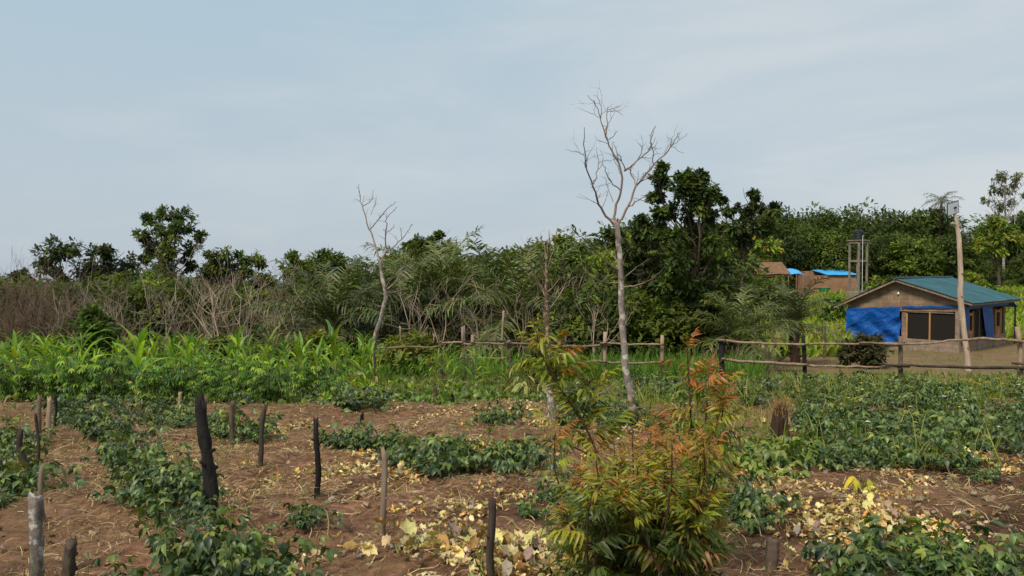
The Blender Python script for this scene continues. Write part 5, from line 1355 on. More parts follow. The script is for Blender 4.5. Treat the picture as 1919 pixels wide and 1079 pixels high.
beans([(492, 752), (520, 750), (548, 752), (575, 750), (600, 752, 0.9), (460, 760, 0.8), (635, 760, 1.2), (660, 766, 1.35), (688, 764, 1.25), (705, 756, 1.0), (672, 748, 1.2), (645, 745, 1.1)], 'bean plants in front of the maize', 'dark bean plant in front of the maize')
beans([(632, 835), (655, 842, 0.9), (682, 838), (705, 848), (738, 846), (762, 858), (790, 878), (812, 886), (838, 890), (862, 884), (885, 875), (826, 868), (850, 864), (770, 872, 0.9), (800, 862), (720, 832, 0.8)], 'bean row in the middle of the plot', 'dark green bean plant of the middle row')
beans([(925, 872), (950, 882), (975, 876), (1000, 866), (985, 850, 0.9), (905, 790, 0.9), (930, 796, 0.9), (952, 788, 0.8), (1035, 940, 0.8), (1010, 965, 0.7), (560, 985, 0.55), (585, 975, 0.5)], 'scattered bean plants', 'bean plant on the open soil')
beans([(1058, 758), (1082, 772), (1098, 790), (1075, 802), (1112, 780), (1135, 796), (1155, 800), (1120, 760), (1145, 772), (1092, 748), (1170, 782, 0.9), (1215, 800, 0.9), (1238, 808, 0.9)], 'bean plants round the tall bare tree', 'dark bean plant')
beans([(x, 742 + U(-5, 7), 1.1) for x in range(1195, 1400, 13)] + [(x, 727 + U(-3, 3), 1.0) for x in range(1185, 1410, 17)], 'dark bean strip behind the neem shoots', 'dark bean plant of the strip', None, False)
R_ = []
for y, st in ((731, 19), (744, 21), (757, 23), (772, 26), (790, 30), (808, 33), (826, 36), (842, 40)):
    x = 1395 + U(0, 20)
    while x < 1990:
        f = fbm(np.array(x * 0.012), np.array(y * 0.03), 2, 77)
        keep = y < 770 or (x > 1600 and y < 846) or (x > 1480 and y < 800) or (1540 < x and y < 850)
        if y > 800 and x < 1660 and y < 830: keep = x > 1500
        if abs(x - 1461) < 46 and y > 740: keep = False
        if keep and f > 0.40: R_.append((x + U(-6, 6), y + U(-4, 4), 1.05))
        x += st * U(0.85, 1.2)
beans(R_, 'broad bean field below the rail fence', 'dark green bean plant of the broad field', None, False)
beans([(1560, 868), (1590, 878), (1625, 872), (1655, 880), (1535, 880, 0.9), (1700, 872), (1735, 866), (1600, 855), (1775, 868, 0.9), (1800, 875, 0.8), (1850, 900, 0.6)], 'bean plants at the ragged near edge of the field', 'bean plant at the ragged field edge')
beans([(1425, 852), (1488, 862), (1505, 870), (1430, 866), (1470, 878), (1520, 850), (1545, 842), (1495, 842), (1415, 880), (1445, 890)], 'yellow-green leafy plants by the shredded stump', 'yellow-green leafy plant', BEANSL)
beans([(1640, 1075, 0.85), (1675, 1060, 0.8), (1705, 1075, 0.9), (1750, 1085, 0.95), (1795, 1080, 0.85), (1840, 1092, 0.9), (1880, 1098, 0.85), (1690, 1105, 1.0), (1770, 1110, 1.0), (1615, 1095, 0.75), (1735, 1055, 0.7), (1915, 1085, 0.7)], 'big bean plants in the near corner', 'broad-leaved bean plant beside the heap of yellow leaves')
beans([(1365, 952), (1392, 978), (1348, 915), (1378, 938), (1335, 890), (1410, 995, 0.8), (1320, 870, 0.9)], 'bean plants behind the neem bush', 'bean plant')

def maize(seed, h, n):
    rng = np.random.default_rng(seed); ms = MB(); mf = MB()
    st = curve((0, 0, -0.05), (rng.normal() * 0.05, rng.normal() * 0.05, h * 0.8), 9, 0.015, rng)
    tube(ms, st, np.linspace(0.022, 0.009, 9), 6, (0.22, 0.26, 0.07))
    a0 = rng.uniform(0, 6.28)
    for i in range(n):
        f = (i + 0.6) / n; j = f * 8; b = st[int(j)]
        a = a0 + math.pi * i + rng.normal() * 0.5
        L = h * (0.32 + 0.26 * math.sin(math.pi * min(1, 0.2 + 0.75 * f))) * rng.uniform(0.85, 1.15)
        el = 0.75 + 0.55 * f + rng.normal() * 0.12; dr = rng.uniform(1.2, 2.3) * (1.15 - 0.45 * f)
        m = 8; pts = [b]; hd = np.array([math.cos(a), math.sin(a), 0])
        for q in range(m):
            e = el - dr * (q / m) ** 1.4
            pts.append(pts[-1] + (hd * math.cos(e) + np.array([0, 0, math.sin(e)])) * L / m)
        pts = np.array(pts); side = np.array([-hd[1], hd[0], 0]); t = np.linspace(0, 1, m + 1)
        w = 0.046 * (np.minimum(1, t * 6 + 0.35) * (1 - t ** 2.2)) * rng.uniform(0.85, 1.2) * h / 1.5
        up = nrm(np.cross(np.gradient(pts, axis=0), side))
        wv = 0.25 * np.sin(t * 14 + i)[:, None]
        V = np.stack([pts - side * w[:, None] + up * (w[:, None] * (0.35 + wv)), pts, pts + side * w[:, None] + up * (w[:, None] * (0.35 - wv))], 1).reshape(-1, 3)
        k = np.arange(m)[:, None] * 3
        F = np.concatenate([k + np.array([[0, 1, 4, 3]]), k + np.array([[1, 2, 5, 4]])])
        mf.add(V, F, jit(([(0.20, 0.34, 0.035), (0.15, 0.28, 0.030), (0.30, 0.40, 0.045), (0.10, 0.20, 0.028)] + [(0.13, 0.24, 0.06), (0.25, 0.37, 0.05)])[rng.integers(0, 6)], 1, 0.25, rng)[0] if f > 0.18 else (0.30, 0.26, 0.10))
    return proto('maize_plant', 'maize', [('stalk', ms, M['crop'], True), ('foliage', mf, M['crop'], True)])
MAIZE = [maize(601, 1.55, 10), maize(602, 1.35, 9), maize(603, 1.7, 11), maize(604, 1.1, 8), maize(605, 1.45, 10), maize(606, 0.9, 7)]
n_m = 0
for y0 in np.arange(17.5, 33.0, 1.35):
    for q in np.arange(-70, 712, 1400 * 0.55 / y0):
        if RNG.uniform() < 0.30: continue
        d = y0 + U(-0.4, 0.4); xx = q + U(-8, 8)
        if xx > 700 and d < 24: continue
        i = int(RNG.choice([0, 1, 2, 3, 4, 5], p=[.22, .2, .12, .16, .2, .10]))
        o = copy(MAIZE[i], at_depth(xx, d), U(0, 6.28), U(0.6, 0.95), None, 'maize of the dense plot'); n_m += 1
        remember(o, ('short' if i in (3, 5) else 'waist-high') + ' maize plant in the dense plot', xx, 680, [(60, 680, 'the three stakes at the maize edge'), (180, 640, 'the bright green young tree'), (390, 680, 'the thick charred post'), (600, 640, 'the yellow-green rounded shrub'), (697, 680, 'the small bare tree')], False)
for xx, d, s, i, lab in [(150, 16.6, 1.09, 2, 'tall maize plant with a pale stalk below the bright green young tree'), (255, 15.8, 1.09, 2, 'tall maize plant with a bare pale stalk above the bean row'), (30, 15.4, 0.98, 0, 'tall maize plant with yellowing foot at the plot edge near the three stakes'),
                         (75, 20, 1.14, 4, 'tall maize plant rising behind the maize plot before the brown thicket'), (440, 19, 1.09, 0, 'dark leaved tall maize plant midway along the plot'), (625, 18.5, 1.09, 2, 'tallest maize plant with upright leaves beside the yellow-green rounded shrub'),
                         (560, 17.5, 1.03, 4, 'bushy maize plant between cassava and the yellow-green rounded shrub'), (500, 20, 1.09, 2, 'tall maize plant standing before the low oil palm')]:
    copy(MAIZE[i], at_depth(xx, d), U(0, 6.28), s, lab, None)
for q in range(735, 1010, 13):
    d = U(19.0, 22.5); i = int(RNG.integers(0, 6))
    o = copy(MAIZE[i], at_depth(q + U(-8, 8), d), U(0, 6.28), U(0.5, 0.8), None, 'maize along the pale rail fence')
    remember(o, 'young maize plant along the pale rail fence', q, 690, [(760, 690, 'the yellow-green spreading shrub'), (890, 690, 'the double fence post'), (990, 690, 'the neem shoots')], False)
copy(MAIZE[0], at_depth(888, 18.6), 1.0, 0.85, 'bright maize plant with broad upright leaves against the double fence post', None)
copy(MAIZE[4], at_depth(948, 20.2), 2.4, 0.85, 'dark leaved maize plant reaching over the pale rail fence', None)

def cassava(seed, h, n):
    rng = np.random.default_rng(seed); ms = MB(); mf = MB(); P_, D_, N_ = [], [], []
    for b in range(4):
        a = rng.uniform(0, 6.28); r = h * rng.uniform(0.1, 0.4)
        s = curve((0, 0, -0.05), (math.cos(a) * r, math.sin(a) * r, h * rng.uniform(0.7, 0.95)), 7, 0.06, rng)
        tube(ms, s, np.linspace(0.014, 0.007, 7), 5, (0.18, 0.15, 0.08))
        for q in range(n):
            j = rng.integers(1, 7); al = rng.uniform(0, 6.28); d = np.array([math.cos(al), math.sin(al), rng.uniform(-0.1, 0.8)])
            P_.append(s[j] + d * 0.17); D_.append(d * [1, 1, 0.2] + [0, 0, rng.uniform(-0.5, 0.1)]); N_.append([d[0] * 0.4, d[1] * 0.4, 1])
    k = len(P_); scatter(mf, T_PALMATE, np.array(P_), np.array(D_), np.array(N_), 0.17 * rng.uniform(0.7, 1.2, k), pal([(0.075, 0.16, 0.022), (0.13, 0.24, 0.026), (0.045, 0.10, 0.02), (0.21, 0.32, 0.034), (0.06, 0.13, 0.024)], k, 0.2, None, rng))
    return proto('cassava_plant', 'cassava', [('stem', ms, M['crop'], True), ('foliage', mf, M['crop'], False)])
CASS = [cassava(701, 0.8, 9), cassava(702, 0.95, 11), cassava(703, 0.65, 10), cassava(704, 0.85, 7), cassava(705, 0.7, 13)]
for d in (15.6, 16.6, 17.8, 19.2):
    q = -60 + U(0, 20)
    while q < (640 if d > 16 else 560):
        if not (60 < q < 115 and d < 16.4):
            o = copy(CASS[int(RNG.integers(0, 5))], at_depth(q, d + U(-0.3, 0.3)), U(0, 6.28), U(0.6, 1.08), None, 'cassava along the near side of the maize')
            remember(o, 'dark green cassava plant with fingered leaves', q, 700, [(90, 700, 'the three stakes at the maize edge'), (255, 700, 'the tall maize with a bare pale stalk'), (385, 720, 'the thick charred post'), (500, 720, 'the leaning dark stake'), (625, 700, 'the dead broken snag')], False)
        q += U(22, 36)

# ------------------------------------------------------------------ withered yellow bean plants lying on the soil
DRYC = [(0.66, 0.49, 0.24), (0.74, 0.60, 0.35), (0.70, 0.58, 0.32), (0.56, 0.36, 0.14), (0.64, 0.50, 0.24), (0.44, 0.40, 0.15), (0.40, 0.24, 0.10)]
ORC = [(0.58, 0.33, 0.12), (0.52, 0.24, 0.08), (0.60, 0.42, 0.18)]
def withered(seed, n, w, cols, leaf=0.088, tall=0.12):
    n = int(n * 1.5)
    rng = np.random.default_rng(seed); ms = MB(); mf = MB(); d1 = rng.uniform(0, 6.28)
    ax = np.array([math.cos(d1), math.sin(d1), 0])
    for i in range(5):
        e = ax * w * rng.uniform(-0.5, 0.5) + np.array([rng.normal() * 0.12, rng.normal() * 0.12, 0.03])
        tube(ms, curve((0, 0, 0.0), e, 6, 0.15, rng), np.linspace(0.007, 0.003, 6), 4, (0.9, 0.75, 0.5), cap=False)
    for half, tm in ((0, T_CURL), (1, T_CURL2)):
        k = n // 2; u = rng.normal(size=k) * 0.33
        P_ = ax * (u * w)[:, None] + rng.normal(size=(k, 3)) * [0.17 * w, 0.17 * w, 0]
        P_[:, 2] = rng.uniform(0.01, tall * 0.75, k) * np.exp(-(u * 1.8) ** 2) + 0.02
        D_ = rng.normal(size=(k, 3)) * [1, 1, 0.35] + [0, 0, 0.1]; N_ = np.array([0, 0, 1.0]) + rng.normal(size=(k, 3)) * 0.5
        scatter(mf, tm, P_, D_, N_, leaf * rng.uniform(0.4, 1.3, k), pal(list(cols) + [(0.30, 0.20, 0.12), (0.40, 0.33, 0.27)], k, 0.3, None, rng))
    return proto('withered_bean_plant', 'withered plant', [('stem', ms, M['stake'], False), ('foliage', mf, M['dry'], True)])
WITH = [withered(801, 46, 1.0, DRYC), withered(802, 34, 0.8, DRYC[:3] + ORC[2:]), withered(803, 24, 0.6, DRYC + ORC[:1]), withered(804, 54, 1.2, DRYC[1:], 0.13, 0.16)]
WITHO = [withered(811, 20, 0.5, ORC, 0.085), withered(812, 14, 0.45, ORC[:2] + DRYC[2:3], 0.085)]
def withers(spots, pr, what, group):
    for x, y, s in spots:
        b = P(x, min(y, 1077)); o = copy(pr[int(RNG.integers(0, len(pr)))], b - np.array([0, 0, 0.01]), U(0, 6.28), s ** 0.6 * 0.86 * U(0.85, 1.15), None, group)
        remember(o, what, x, y, NEAR_MARKS)
withers([(640, 880, 0.8), (690, 872, 0.9), (620, 888, 0.7), (720, 882, 0.9), (670, 858, 0.6), (745, 890, 0.6), (780, 905, 0.4), (850, 868, 0.7), (885, 850, 0.6), (910, 845, 0.6), (945, 838, 0.6), (905, 862, 0.6), (960, 860, 0.5),
         (850, 1035, 0.75), (885, 1040, 0.8), (925, 1055, 0.6), (880, 1022, 0.6), (965, 1045, 0.7), (1000, 1060, 0.7), (1010, 1020, 0.5), (990, 1075, 0.6), (890, 968, 0.55), (870, 955, 0.45), (735, 960, 0.35), (790, 945, 0.4), (560, 1040, 0.4), (540, 1055, 0.35),
         (412, 920, 0.45), (420, 930, 0.4), (740, 765, 0.5), (730, 752, 0.5), (530, 808, 0.55), (575, 800, 0.5), (520, 815, 0.4), (870, 798, 0.5), (895, 776, 0.5), (850, 772, 0.5), (835, 775, 0.5), (905, 768, 0.6), (985, 768, 0.7), (1000, 790, 0.6), (965, 755, 0.6), (940, 775, 0.5),
         (1160, 822, 0.6), (1175, 812, 0.4), (1330, 868, 0.5), (1412, 878, 0.5), (1430, 872, 0.4), (1340, 900, 0.3), (1440, 945, 0.45), (1460, 950, 0.45), (1420, 920, 0.4), (1490, 905, 0.4), (1475, 890, 0.3),
         (1530, 990, 0.6), (1555, 998, 0.7), (1580, 985, 0.6), (1610, 978, 0.6), (1640, 978, 0.65), (1670, 985, 0.6), (1700, 988, 0.6), (1730, 998, 0.6), (1760, 1005, 0.6), (1800, 1005, 0.5), (1580, 1028, 0.5), (1600, 1045, 0.5), (1570, 1010, 0.4), (1560, 1050, 0.4),
         (1735, 905, 0.4), (1710, 895, 0.4), (1700, 935, 0.3), (1855, 868, 0.45), (1880, 885, 0.4), (1905, 888, 0.4), (1830, 860, 0.4), (1640, 925, 0.3), (1660, 890, 0.3), (1475, 800, 0.5), (1240, 745, 0.4), (320, 885, 0.3), (200, 880, 0.2), (210, 890, 0.2), (345, 870, 0.35), (310, 945, 0.35), (395, 755, 0.4), (770, 800, 0.35), (800, 785, 0.35), (830, 820, 0.4), (870, 825, 0.35), (760, 835, 0.3), (640, 815, 0.35), (600, 835, 0.35), (550, 845, 0.25), (930, 900, 0.35), (900, 915, 0.3), (840, 940, 0.3), (1020, 800, 0.45), (1055, 830, 0.4), (460, 870, 0.25), (520, 900, 0.25), (700, 920, 0.3), (1480, 930, 0.35), (1530, 915, 0.35), (1590, 940, 0.3), (1010, 1045, 0.6), (1030, 1065, 0.6), (975, 1072, 0.6), (955, 1065, 0.5), (860, 1050, 0.5), (1025, 850, 0.5), (1040, 870, 0.5), (1005, 880, 0.5), (1050, 930, 0.4), (700, 862, 0.6), (655, 890, 0.6), (1280, 760, 0.4), (1545, 975, 0.5), (1520, 1005, 0.5), (1625, 1000, 0.5), (1690, 970, 0.5), (1655, 965, 0.5), (1420, 905, 0.35), (1360, 880, 0.4), (1385, 890, 0.35)],
        WITH, 'withered pale yellow bean plant', 'withered yellow bean plants')
withers([(940, 925, 0.5), (965, 935, 0.6), (985, 930, 0.4), (905, 838, 0.45), (880, 790, 0.3), (675, 770, 0.4), (560, 796, 0.4), (790, 962, 0.4), (760, 985, 0.35), (1825, 965, 0.3), (1405, 880, 0.4), (1095, 855, 0.4), (330, 880, 0.3), (25, 895, 0.4), (1510, 815, 0.4), (440, 775, 0.3), (1000, 745, 0.5), (975, 740, 0.5)], WITHO, 'withered orange bean plant', 'withered orange bean plants')
def droopy(label, px, py, n, h, w, cols, seed, leaf=0.16):
    rng = np.random.default_rng(seed); b = P(px, py); o = thing('drooping_plant', label, 'withered plant', None, b)
    ms = MB(); mf = MB(); P_, D_ = [], []
    for i in range(n // 8):
        a = rng.uniform(0, 6.28); e = np.array([math.cos(a) * w * rng.uniform(0.1, 0.5), math.sin(a) * w * rng.uniform(0.1, 0.5), h * rng.uniform(0.5, 1)])
        s = curve((0, 0, -0.03), e, 6, 0.1, rng); tube(ms, s, np.linspace(0.009, 0.004, 6), 4, (1, 1, 0.6), cap=False)
        for q in range(8):
            j = rng.integers(3, 6); d = np.array([math.cos(a + rng.normal()), math.sin(a + rng.normal()), rng.uniform(-1.4, -0.2)]); P_.append(s[j]); D_.append(d)
    k = len(P_); scatter(mf, T_LANCE, np.array(P_), np.array(D_), np.array([0, 0, 1.0]) + rng.normal(size=(k, 3)) * 0.4, leaf * 1.4 * rng.uniform(0.6, 1.2, k), pal(cols, k, 0.2, None, rng))
    part('stem', ms, M['stake'], o); part('foliage', mf, M['dry'], o)
droopy('large drooping pale yellow-green plant in front of the fence by the neem shoots', 985, 742, 90, 0.75, 1.5, [(0.34, 0.34, 0.12), (0.42, 0.40, 0.16), (0.26, 0.28, 0.09)], 821, 0.22)
droopy('bright yellow drooping leaves at the near edge of the bean field', 1615, 925, 26, 0.22, 0.4, [(0.50, 0.44, 0.06), (0.42, 0.42, 0.07)], 822, 0.12)
droopy('yellow flowering weed patch at the foot of the solar lamp pole', 1838, 722, 20, 0.3, 0.6, [(0.55, 0.42, 0.08), (0.45, 0.36, 0.1)], 823, 0.14)
droopy('dry brown drooping weed behind the double fence post', 968, 705, 30, 0.7, 0.7, [(0.42, 0.36, 0.12), (0.30, 0.27, 0.09)], 824, 0.16)

# ------------------------------------------------------------------ red-tipped neem bush and its tall shoots
NG = [(0.20, 0.235, 0.018), (0.27, 0.27, 0.020), (0.12, 0.16, 0.018), (0.29, 0.24, 0.022)]
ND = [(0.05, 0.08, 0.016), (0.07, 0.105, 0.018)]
NR = [(0.36, 0.13, 0.025), (0.30, 0.13, 0.03), (0.38, 0.20, 0.035), (0.26, 0.17, 0.03)]
def neem_stem(o, org, pts_px, d, r0, n_leaf, size, rng, dy=0.0, red=0.25, dark=0.0, start=0.25):
    pts = np.array([at(x, y, d + dy * i / max(len(pts_px) - 1, 1)) - org for i, (x, y) in enumerate(pts_px)])
    t = np.linspace(0, len(pts) - 1, len(pts) * 4); q = np.stack([np.interp(t, range(len(pts)), pts[:, j]) for j in range(3)], -1)
    q[1:-1] = (q[:-2] + q[1:-1] + q[2:]) / 3
    ms = MB(); tube(ms, q, np.linspace(r0, r0 * 0.35, len(q)), 6, (0.75, 0.55, 0.45)); st = part('stem', ms, M['bark'], o, True)
    mf = MB(); P_, D_, N_, S_, T_ = [], [], [], [], []
    for i in range(n_leaf):
        f = start + (1 - start) * (i + rng.uniform(0, 1)) / n_leaf
        j = min(int(f * (len(q) - 1)), len(q) - 2); p = q[j] + (q[j + 1] - q[j]) * (f * (len(q) - 1) - j)
        a = i * 2.4 + rng.normal() * 0.3; el = 0.35 + 0.7 * f ** 2 + rng.normal() * 0.3
        d_ = np.array([math.cos(a) * math.cos(el), math.sin(a) * math.cos(el), math.sin(el)])
        P_.append(p); D_.append(d_); N_.append(np.array([0, 0, 1.0]) + nrm(q[-1] - q[0]) * 0.5 - d_ * 0.2); S_.append(size * rng.uniform(0.7, 1.15) * (1.05 - 0.45 * f ** 3))
        top = f > 0.78
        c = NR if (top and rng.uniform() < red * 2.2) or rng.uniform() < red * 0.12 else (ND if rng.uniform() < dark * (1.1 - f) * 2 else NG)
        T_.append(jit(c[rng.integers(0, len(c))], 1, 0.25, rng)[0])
    A_ = [np.array(x) for x in (P_, D_, N_, S_, T_)]; w_ = rng.integers(0, len(T_NEEMS), n_leaf)
    for v in range(len(T_NEEMS)):
        if (w_ == v).any(): scatter(mf, T_NEEMS[v], *[x[w_ == v] for x in A_])
    part('foliage', mf, M['neem'], st, True)
def neem():
    rng = np.random.default_rng(901)
    d = 3.7; b = at_depth(1205, d)
    o = thing('neem_bush', 'dense young neem bush with yellowish leaves and red-orange tips nearest the viewer', 'bush', None, b)
    for i in range(37):
        bx = rng.normal() * 52; tx = np.clip(rng.normal() * 66, -135, 125); ty = 858 + (abs(tx) / 150) ** 2 * 85 + abs(rng.normal()) * 85
        dd = d + rng.uniform(-0.38, 0.38)
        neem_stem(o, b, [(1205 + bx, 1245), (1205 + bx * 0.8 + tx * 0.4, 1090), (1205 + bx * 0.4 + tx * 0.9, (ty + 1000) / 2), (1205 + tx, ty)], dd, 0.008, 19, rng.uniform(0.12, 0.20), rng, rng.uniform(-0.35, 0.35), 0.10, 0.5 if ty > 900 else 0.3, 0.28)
    for i in range(14):
        x = 1205 + rng.normal() * 85; y = 800 + abs(rng.normal()) * 55
        neem_stem(o, b, [(1205 + (x - 1205) * 0.3, 1240), (1205 + (x - 1205) * 0.7, 1020), (x + rng.normal() * 6, (y + 950) / 2), (x, y)], d + rng.uniform(-0.3, 0.3), 0.007, 13, 0.13, rng, rng.uniform(-0.2, 0.2), 0.34, 0.1, 0.5)
    for x, y in ((1060, 905), (1050, 960), (1350, 930), (1345, 990), (1085, 870), (1325, 880), (1120, 835), (1285, 830), (1185, 800), (1230, 790), (1150, 825), (1250, 810)):
        neem_stem(o, b, [(1205 + (x - 1205) * 0.4, 1240), (1205 + (x - 1205) * 0.8, (y + 1160) / 2), (x, y)], d + rng.uniform(-0.2, 0.3), 0.008, 14, 0.16, rng, 0.1, 0.6, 0.2, 0.3)
    d = 4.3; b = at_depth(1150, d)
    o = thing('neem_sapling', 'bent young neem shoot with a bright yellow-green tip rising before the white-footed dead tree', 'sapling', None, b)
    neem_stem(o, b, [(1155, 1130), (1140, 980), (1128, 870), (1098, 800), (1062, 745), (1030, 700)], d, 0.012, 22, 0.25, rng, 0.0, 0.05, 0.1, 0.5)
    neem_stem(o, b, [(1045, 722), (1022, 680), (1008, 640), (1006, 625)], d, 0.007, 13, 0.18, rng, -0.05, 0.0, 0.0, 0.1)
    neem_stem(o, b, [(1040, 715), (1045, 680), (1046, 650)], d, 0.006, 11, 0.17, rng, 0.05, 1.0, 0.0, 0.2)
    neem_stem(o, b, [(1090, 790), (1110, 735), (1130, 710)], d, 0.006, 11, 0.22, rng, 0.15, 0.05, 0.2, 0.2)
    neem_stem(o, b, [(1120, 860), (1060, 830), (1030, 815)], d, 0.006, 7, 0.24, rng, -0.1, 0.8, 0.0, 0.3)
    d = 4.6; b = at_depth(1300, d)
    o = thing('neem_sapling', 'slender young neem shoots with drooping orange-tinged leaves rising behind the neem bush', 'sapling', None, b)
    neem_stem(o, b, [(1295, 1110), (1300, 960), (1298, 840), (1292, 740), (1288, 650)], d, 0.012, 17, 0.22, rng, 0.0, 0.3, 0.1, 0.45)
    neem_stem(o, b, [(1300, 960), (1318, 840), (1325, 760), (1328, 700)], d, 0.009, 18, 0.22, rng, 0.1, 0.3, 0.0, 0.4)
    neem_stem(o, b, [(1300, 980), (1340, 870), (1352, 790), (1356, 755)], d, 0.008, 16, 0.19, rng, -0.15, 0.5, 0.1, 0.35)
    for k_ in range(3):
        x = 1300 + rng.normal() * 42; y = 690 + abs(rng.normal()) * 75
        neem_stem(o, b, [(1300, 1050), (1300 + (x - 1300) * 0.5, (y + 950) / 2), (x, y)], d + rng.uniform(-0.3, 0.3), 0.006, 10, 0.16, rng, 0.1, 0.35, 0.15, 0.4)
    neem_stem(o, b, [(1300, 1000), (1270, 880), (1262, 820), (1258, 780)], d, 0.008, 16, 0.19, rng, 0.2, 0.4, 0.1, 0.35)
neem()

# ------------------------------------------------------------------ uncountable cover: straw, dead leaves, grass, weeds
def field(n, x0, x1, y0, y1, keep, rng):
    """Points on the ground between two distances, thinned by keep(px, py, x, y)."""
    out = []
    while sum(map(len, out)) < n:
        y = np.sqrt(rng.uniform(y0 ** 2, y1 ** 2, n * 2)); x = rng.uniform(x0, x1, n * 2) * y
        p = np.stack([x, y, G(x, y)], -1); qx, qy, _ = proj(p)
        out.append(p[rng.uniform(0, 1, len(x)) < keep(qx, qy, x, y)])
        if len(out) > 60: break
    return np.concatenate(out)[:n]
def stuff(name, mb, m, label):
    o = part(name, mb, m); o['kind'] = 'stuff'; o['label'] = label
rng = np.random.default_rng(77)
n = 70000
_st = np.repeat(np.array(STK), 46, 0)
p = field(n, -0.85, 0.85, 3.4, 16.5, lambda a, b, x, y: np.clip(0.15 + 1.6 * (fbm(x * 0.9, y * 1.1, 3, 71) - 0.36), 0.06, 1) * (1 - 0.45 * sstep(1250, 1500, a)), rng)
_st = _st + rng.normal(size=_st.shape) * [0.11, 0.11, 0]; _st[:, 2] = G(_st[:, 0], _st[:, 1]); p = np.concatenate([p, _st[_st[:, 1] < 17]])
n = len(p); mb = MB(); d = rng.normal(size=(n, 3)) * [1, 1, 0.16]; d[:, 2] += 0.05
scatter(mb, T_STRAW, p + [0, 0, 0.012], d, np.array([0, 0, 1.0]) + rng.normal(size=(n, 3)) * 0.5, rng.uniform(0.04, 0.13, n) * rng.choice([1, 1.6, 2.2], n, p=[.6, .3, .1]), pal([(0.40, 0.29, 0.155), (0.28, 0.185, 0.10), (0.54, 0.42, 0.24), (0.16, 0.10, 0.055)], n, 0.25, None, rng))
stuff('dry_straw', mb, M['straw'], 'dry cut grass and straw strewn over the brown soil')
n = 4200; p = field(n, -0.85, 0.85, 3.4, 15.5, lambda a, b, x, y: 0.1 + 1.0 * (fbm(x * 1.1, y * 1.1, 2, 44) > 0.5), rng); n = len(p); mb = MB()
T_CLOD = (np.array([(0, 0, 0.7), (0.9, 0.1, 0.1), (0.2, 0.8, 0.2), (-0.8, 0.4, 0.0), (-0.5, -0.7, 0.2), (0.5, -0.8, 0.05)], float), [np.array([(0, 1, 2), (0, 2, 3), (0, 3, 4), (0, 4, 5), (0, 5, 1)])])
scatter(mb, T_CLOD, p - [0, 0, 0.006], rng.normal(size=(n, 3)) * [1, 1, 0.1], np.array([0, 0, 1.0]) + rng.normal(size=(n, 3)) * 0.3, 0.008 + 0.03 * rng.uniform(0, 1, n) ** 3, pal([(0.15, 0.082, 0.05), (0.22, 0.13, 0.08), (0.08, 0.045, 0.03)], n, 0.25, None, rng))
stuff('soil_clods', mb, M['straw'], 'lumps of brown soil turned up on the cleared plot')
n = 3600; p = field(n, -0.85, 0.85, 3.4, 16, lambda a, b, x, y: 0.15 + 1.2 * (fbm(x * 0.7, y * 0.7, 2, 81) > 0.5), rng); mb = MB(); n = len(p)
for q, tm in ((0, T_CURL), (1, T_CURL2)):
    s_ = p[q::2]; k = len(s_)
    scatter(mb, tm, s_ + [0, 0, 0.02], rng.normal(size=(k, 3)) * [1, 1, 0.2], np.array([0, 0, 1.0]) + rng.normal(size=(k, 3)) * 0.4, rng.uniform(0.03, 0.085, k), pal([(0.30, 0.22, 0.17), (0.40, 0.31, 0.22), (0.20, 0.12, 0.07), (0.50, 0.40, 0.24), (0.34, 0.28, 0.27)], k, 0.25, [.3, .25, .2, .1, .15], rng))
stuff('leaf_litter', mb, M['dry'], 'scattered dead leaves on the soil')
def tufts(name, label, n, per, reg, keep, h, cols, m='grass', spread=0.06, tm=T_BLADE, lean=0.45):
    p = field(n, *reg, keep, rng)
    if name == 'green_grass': p = np.concatenate([p, np.array(STK) + rng.normal(size=(len(STK), 3)) * [0.07, 0.07, 0], np.array(STK) + rng.normal(size=(len(STK), 3)) * [0.1, 0.1, 0]])
    n_ = len(p); p = np.repeat(p, per, 0); k = len(p)
    p = p + rng.normal(size=(k, 3)) * [spread, spread, 0]; p[:, 2] = G(p[:, 0], p[:, 1]) - 0.02
    d = np.array([0, 0, 1.0]) + rng.normal(size=(k, 3)) * lean
    mb = MB(); scatter(mb, tm, p, d, nrm(rng.normal(size=(k, 3))), rng.uniform(*h, k) * np.repeat(rng.uniform(0.7, 1.25, n_), per), pal(cols, k, 0.25, None, rng))
    stuff(name, mb, M[m], label)
tufts('green_grass', 'sparse green grass sprouting on the soil', 700, 7, (-0.85, 0.85, 3.6, 16.5), lambda a, b, x, y: 0.06 + (fbm(x * 0.8, y * 0.8, 2, 61) > 0.6), (0.08, 0.26), [(0.12, 0.16, 0.03), (0.20, 0.21, 0.05), (0.08, 0.12, 0.025)], spread=0.05, lean=0.6)
tufts('field_weeds', 'thin grass and yellow-green weeds growing between the bean plants', 330, 6, (0.05, 0.85, 8.5, 18), lambda a, b, x, y: (a > 1200) * (b < 880) * (0.15 + (fbm(x * 0.7, y * 0.7, 2, 17) > 0.5)), (0.2, 0.65), [(0.22, 0.26, 0.045), (0.34, 0.31, 0.11), (0.14, 0.20, 0.03)], lean=0.5)
tufts('weedy_grass', 'straggly yellowish weeds and grass along the rail fence', 3400, 9, (-0.25, 0.85, 15.5, 27), lambda a, b, x, y: 0.75 * sstep(640, 760, a) * sstep(15.5, 17.2, y) * (1 - sstep(20, 24, y) * sstep(1400, 1460, a)) + 0.04, (0.09, 0.36), [(0.20, 0.24, 0.045), (0.34, 0.32, 0.11), (0.13, 0.19, 0.03), (0.46, 0.38, 0.20), (0.38, 0.29, 0.15), (0.11, 0.17, 0.025)], lean=0.6)
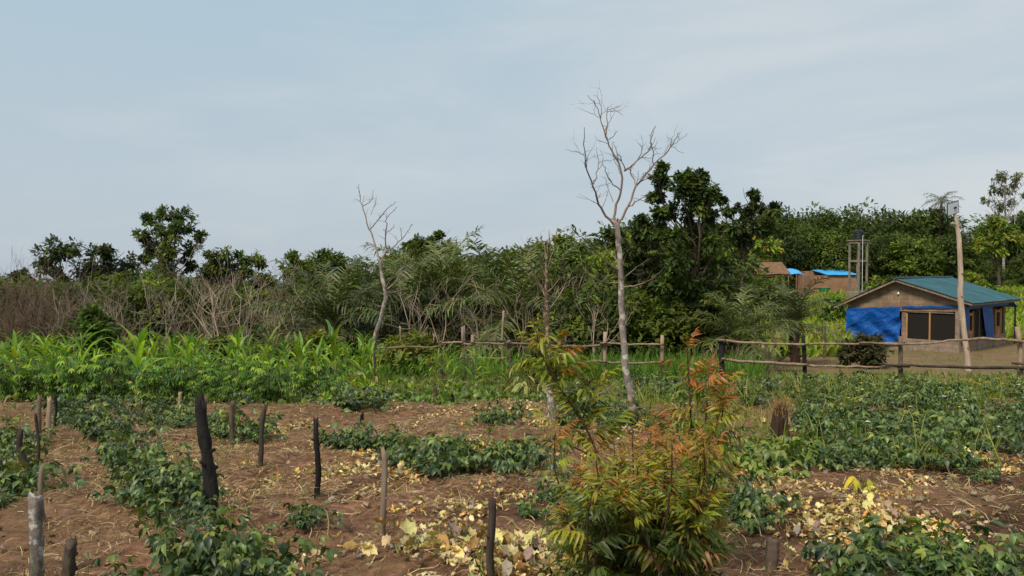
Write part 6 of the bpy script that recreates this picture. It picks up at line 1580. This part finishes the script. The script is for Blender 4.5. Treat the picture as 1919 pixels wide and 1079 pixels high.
tufts('low_weeds', 'low leafy weeds along the rail fence', 2600, 9, (-0.25, 0.85, 15.5, 24), lambda a, b, x, y: (0.8 * sstep(640, 760, a) * (1 - sstep(1300, 1420, a)) + 0.12 * (a > 1300)) * (fbm(x * 0.9, y * 0.9, 2, 19) > 0.42), (0.07, 0.2), GREENS_HI[1:2] + GREENS_MID[:3], 'bean', 0.16, T_OVATE, 1.1)
tufts('lush_grass', 'lush green grass behind the rail fence', 2600, 9, (-0.2, 0.45, 20.5, 30), lambda a, b, x, y: 1.0 * (a > 1000) * (a < 1420) + 0.25 * (a < 1000), (0.3, 0.8), [(0.10, 0.20, 0.026), (0.14, 0.25, 0.035), (0.07, 0.14, 0.022)], spread=0.12, lean=0.35)
tufts('yard_grass', 'thin grass on the bare yard round the house', 1500, 8, (0.30, 0.9, 20, 44), lambda a, b, x, y: 0.12 + 0.9 * (fbm(x * 0.35, y * 0.35, 2, 31) > 0.55), (0.06, 0.28), [(0.15, 0.18, 0.045), (0.24, 0.22, 0.09), (0.10, 0.14, 0.03)], spread=0.16, lean=0.6)
tufts('crop_weeds', 'dense low weeds filling the ground between maize and cassava', 5600, 9, (-0.9, 0.02, 15.9, 34), lambda a, b, x, y: 1.0 * (a < 700) + 0.3 * (a < 1000) * (y > 18), (0.08, 0.22), GREENS_HI[:3] + GREENS_YEL[:2], 'crop', 0.2, T_OVATE, 1.0)
tufts('hill_grass', 'tall bright yellow-green grass and weeds on the slope behind the house', 9000, 6, (0.28, 0.95, 34, 74), lambda a, b, x, y: 1.0 * (1 - (sstep(40, 44, 44 + 0 * y) * 0)) * ((a > 1560) * (y > 45) + (a < 1600) * (y > 34)), (0.4, 1.0), [(0.22, 0.31, 0.035), (0.29, 0.36, 0.05), (0.16, 0.25, 0.03), (0.35, 0.35, 0.06)], 'grass', 0.35, T_LANCE, 0.5)
tufts('far_grass', 'green undergrowth on the ground below the bush', 3600, 7, (-0.9, 0.34, 31, 52), lambda a, b, x, y: 0.8 + 0 * a, (0.3, 0.9), GREENS_MID + GREENS_YEL[1:2] + [(0.12, 0.09, 0.05)], 'leaf', 0.3, T_LANCE, 0.6)
n = 900                              # small bean flowers
p = field(n, 0.28, 0.9, 9.5, 19, lambda a, b, x, y: 1.0 * (b < 850), rng)
p[:, 2] += rng.uniform(0.2, 0.42, len(p)); p = p[:46]
for i in range(len(p)):
    mb = MB(); mb_n = 4; a = rng.uniform(0, 6.28, 4)
    scatter(mb, T_OVATE, np.zeros((4, 3)), np.stack([np.cos(a), np.sin(a), np.full(4, 0.4)], -1), np.tile([0, -0.3, 1.0], (4, 1)), rng.uniform(0.03, 0.05, 4), pal([(0.7, 0.68, 0.6), (0.7, 0.5, 0.08)][i % 2:i % 2 + 1], 4, 0.1, None, rng))
    if i < 40:
        o = part('bean_flower', mb, M['neem']); o.location = p[i]; tag(o, ('small white' if i % 2 == 0 else 'small yellow') + ' flower among the bean leaves of the broad field', 'flower', 'white bean flowers' if i % 2 == 0 else 'yellow bean flowers')

finish_labels()
for root, kids in PROTO:
    for k in kids: bpy.data.objects.remove(k)
    bpy.data.objects.remove(root)
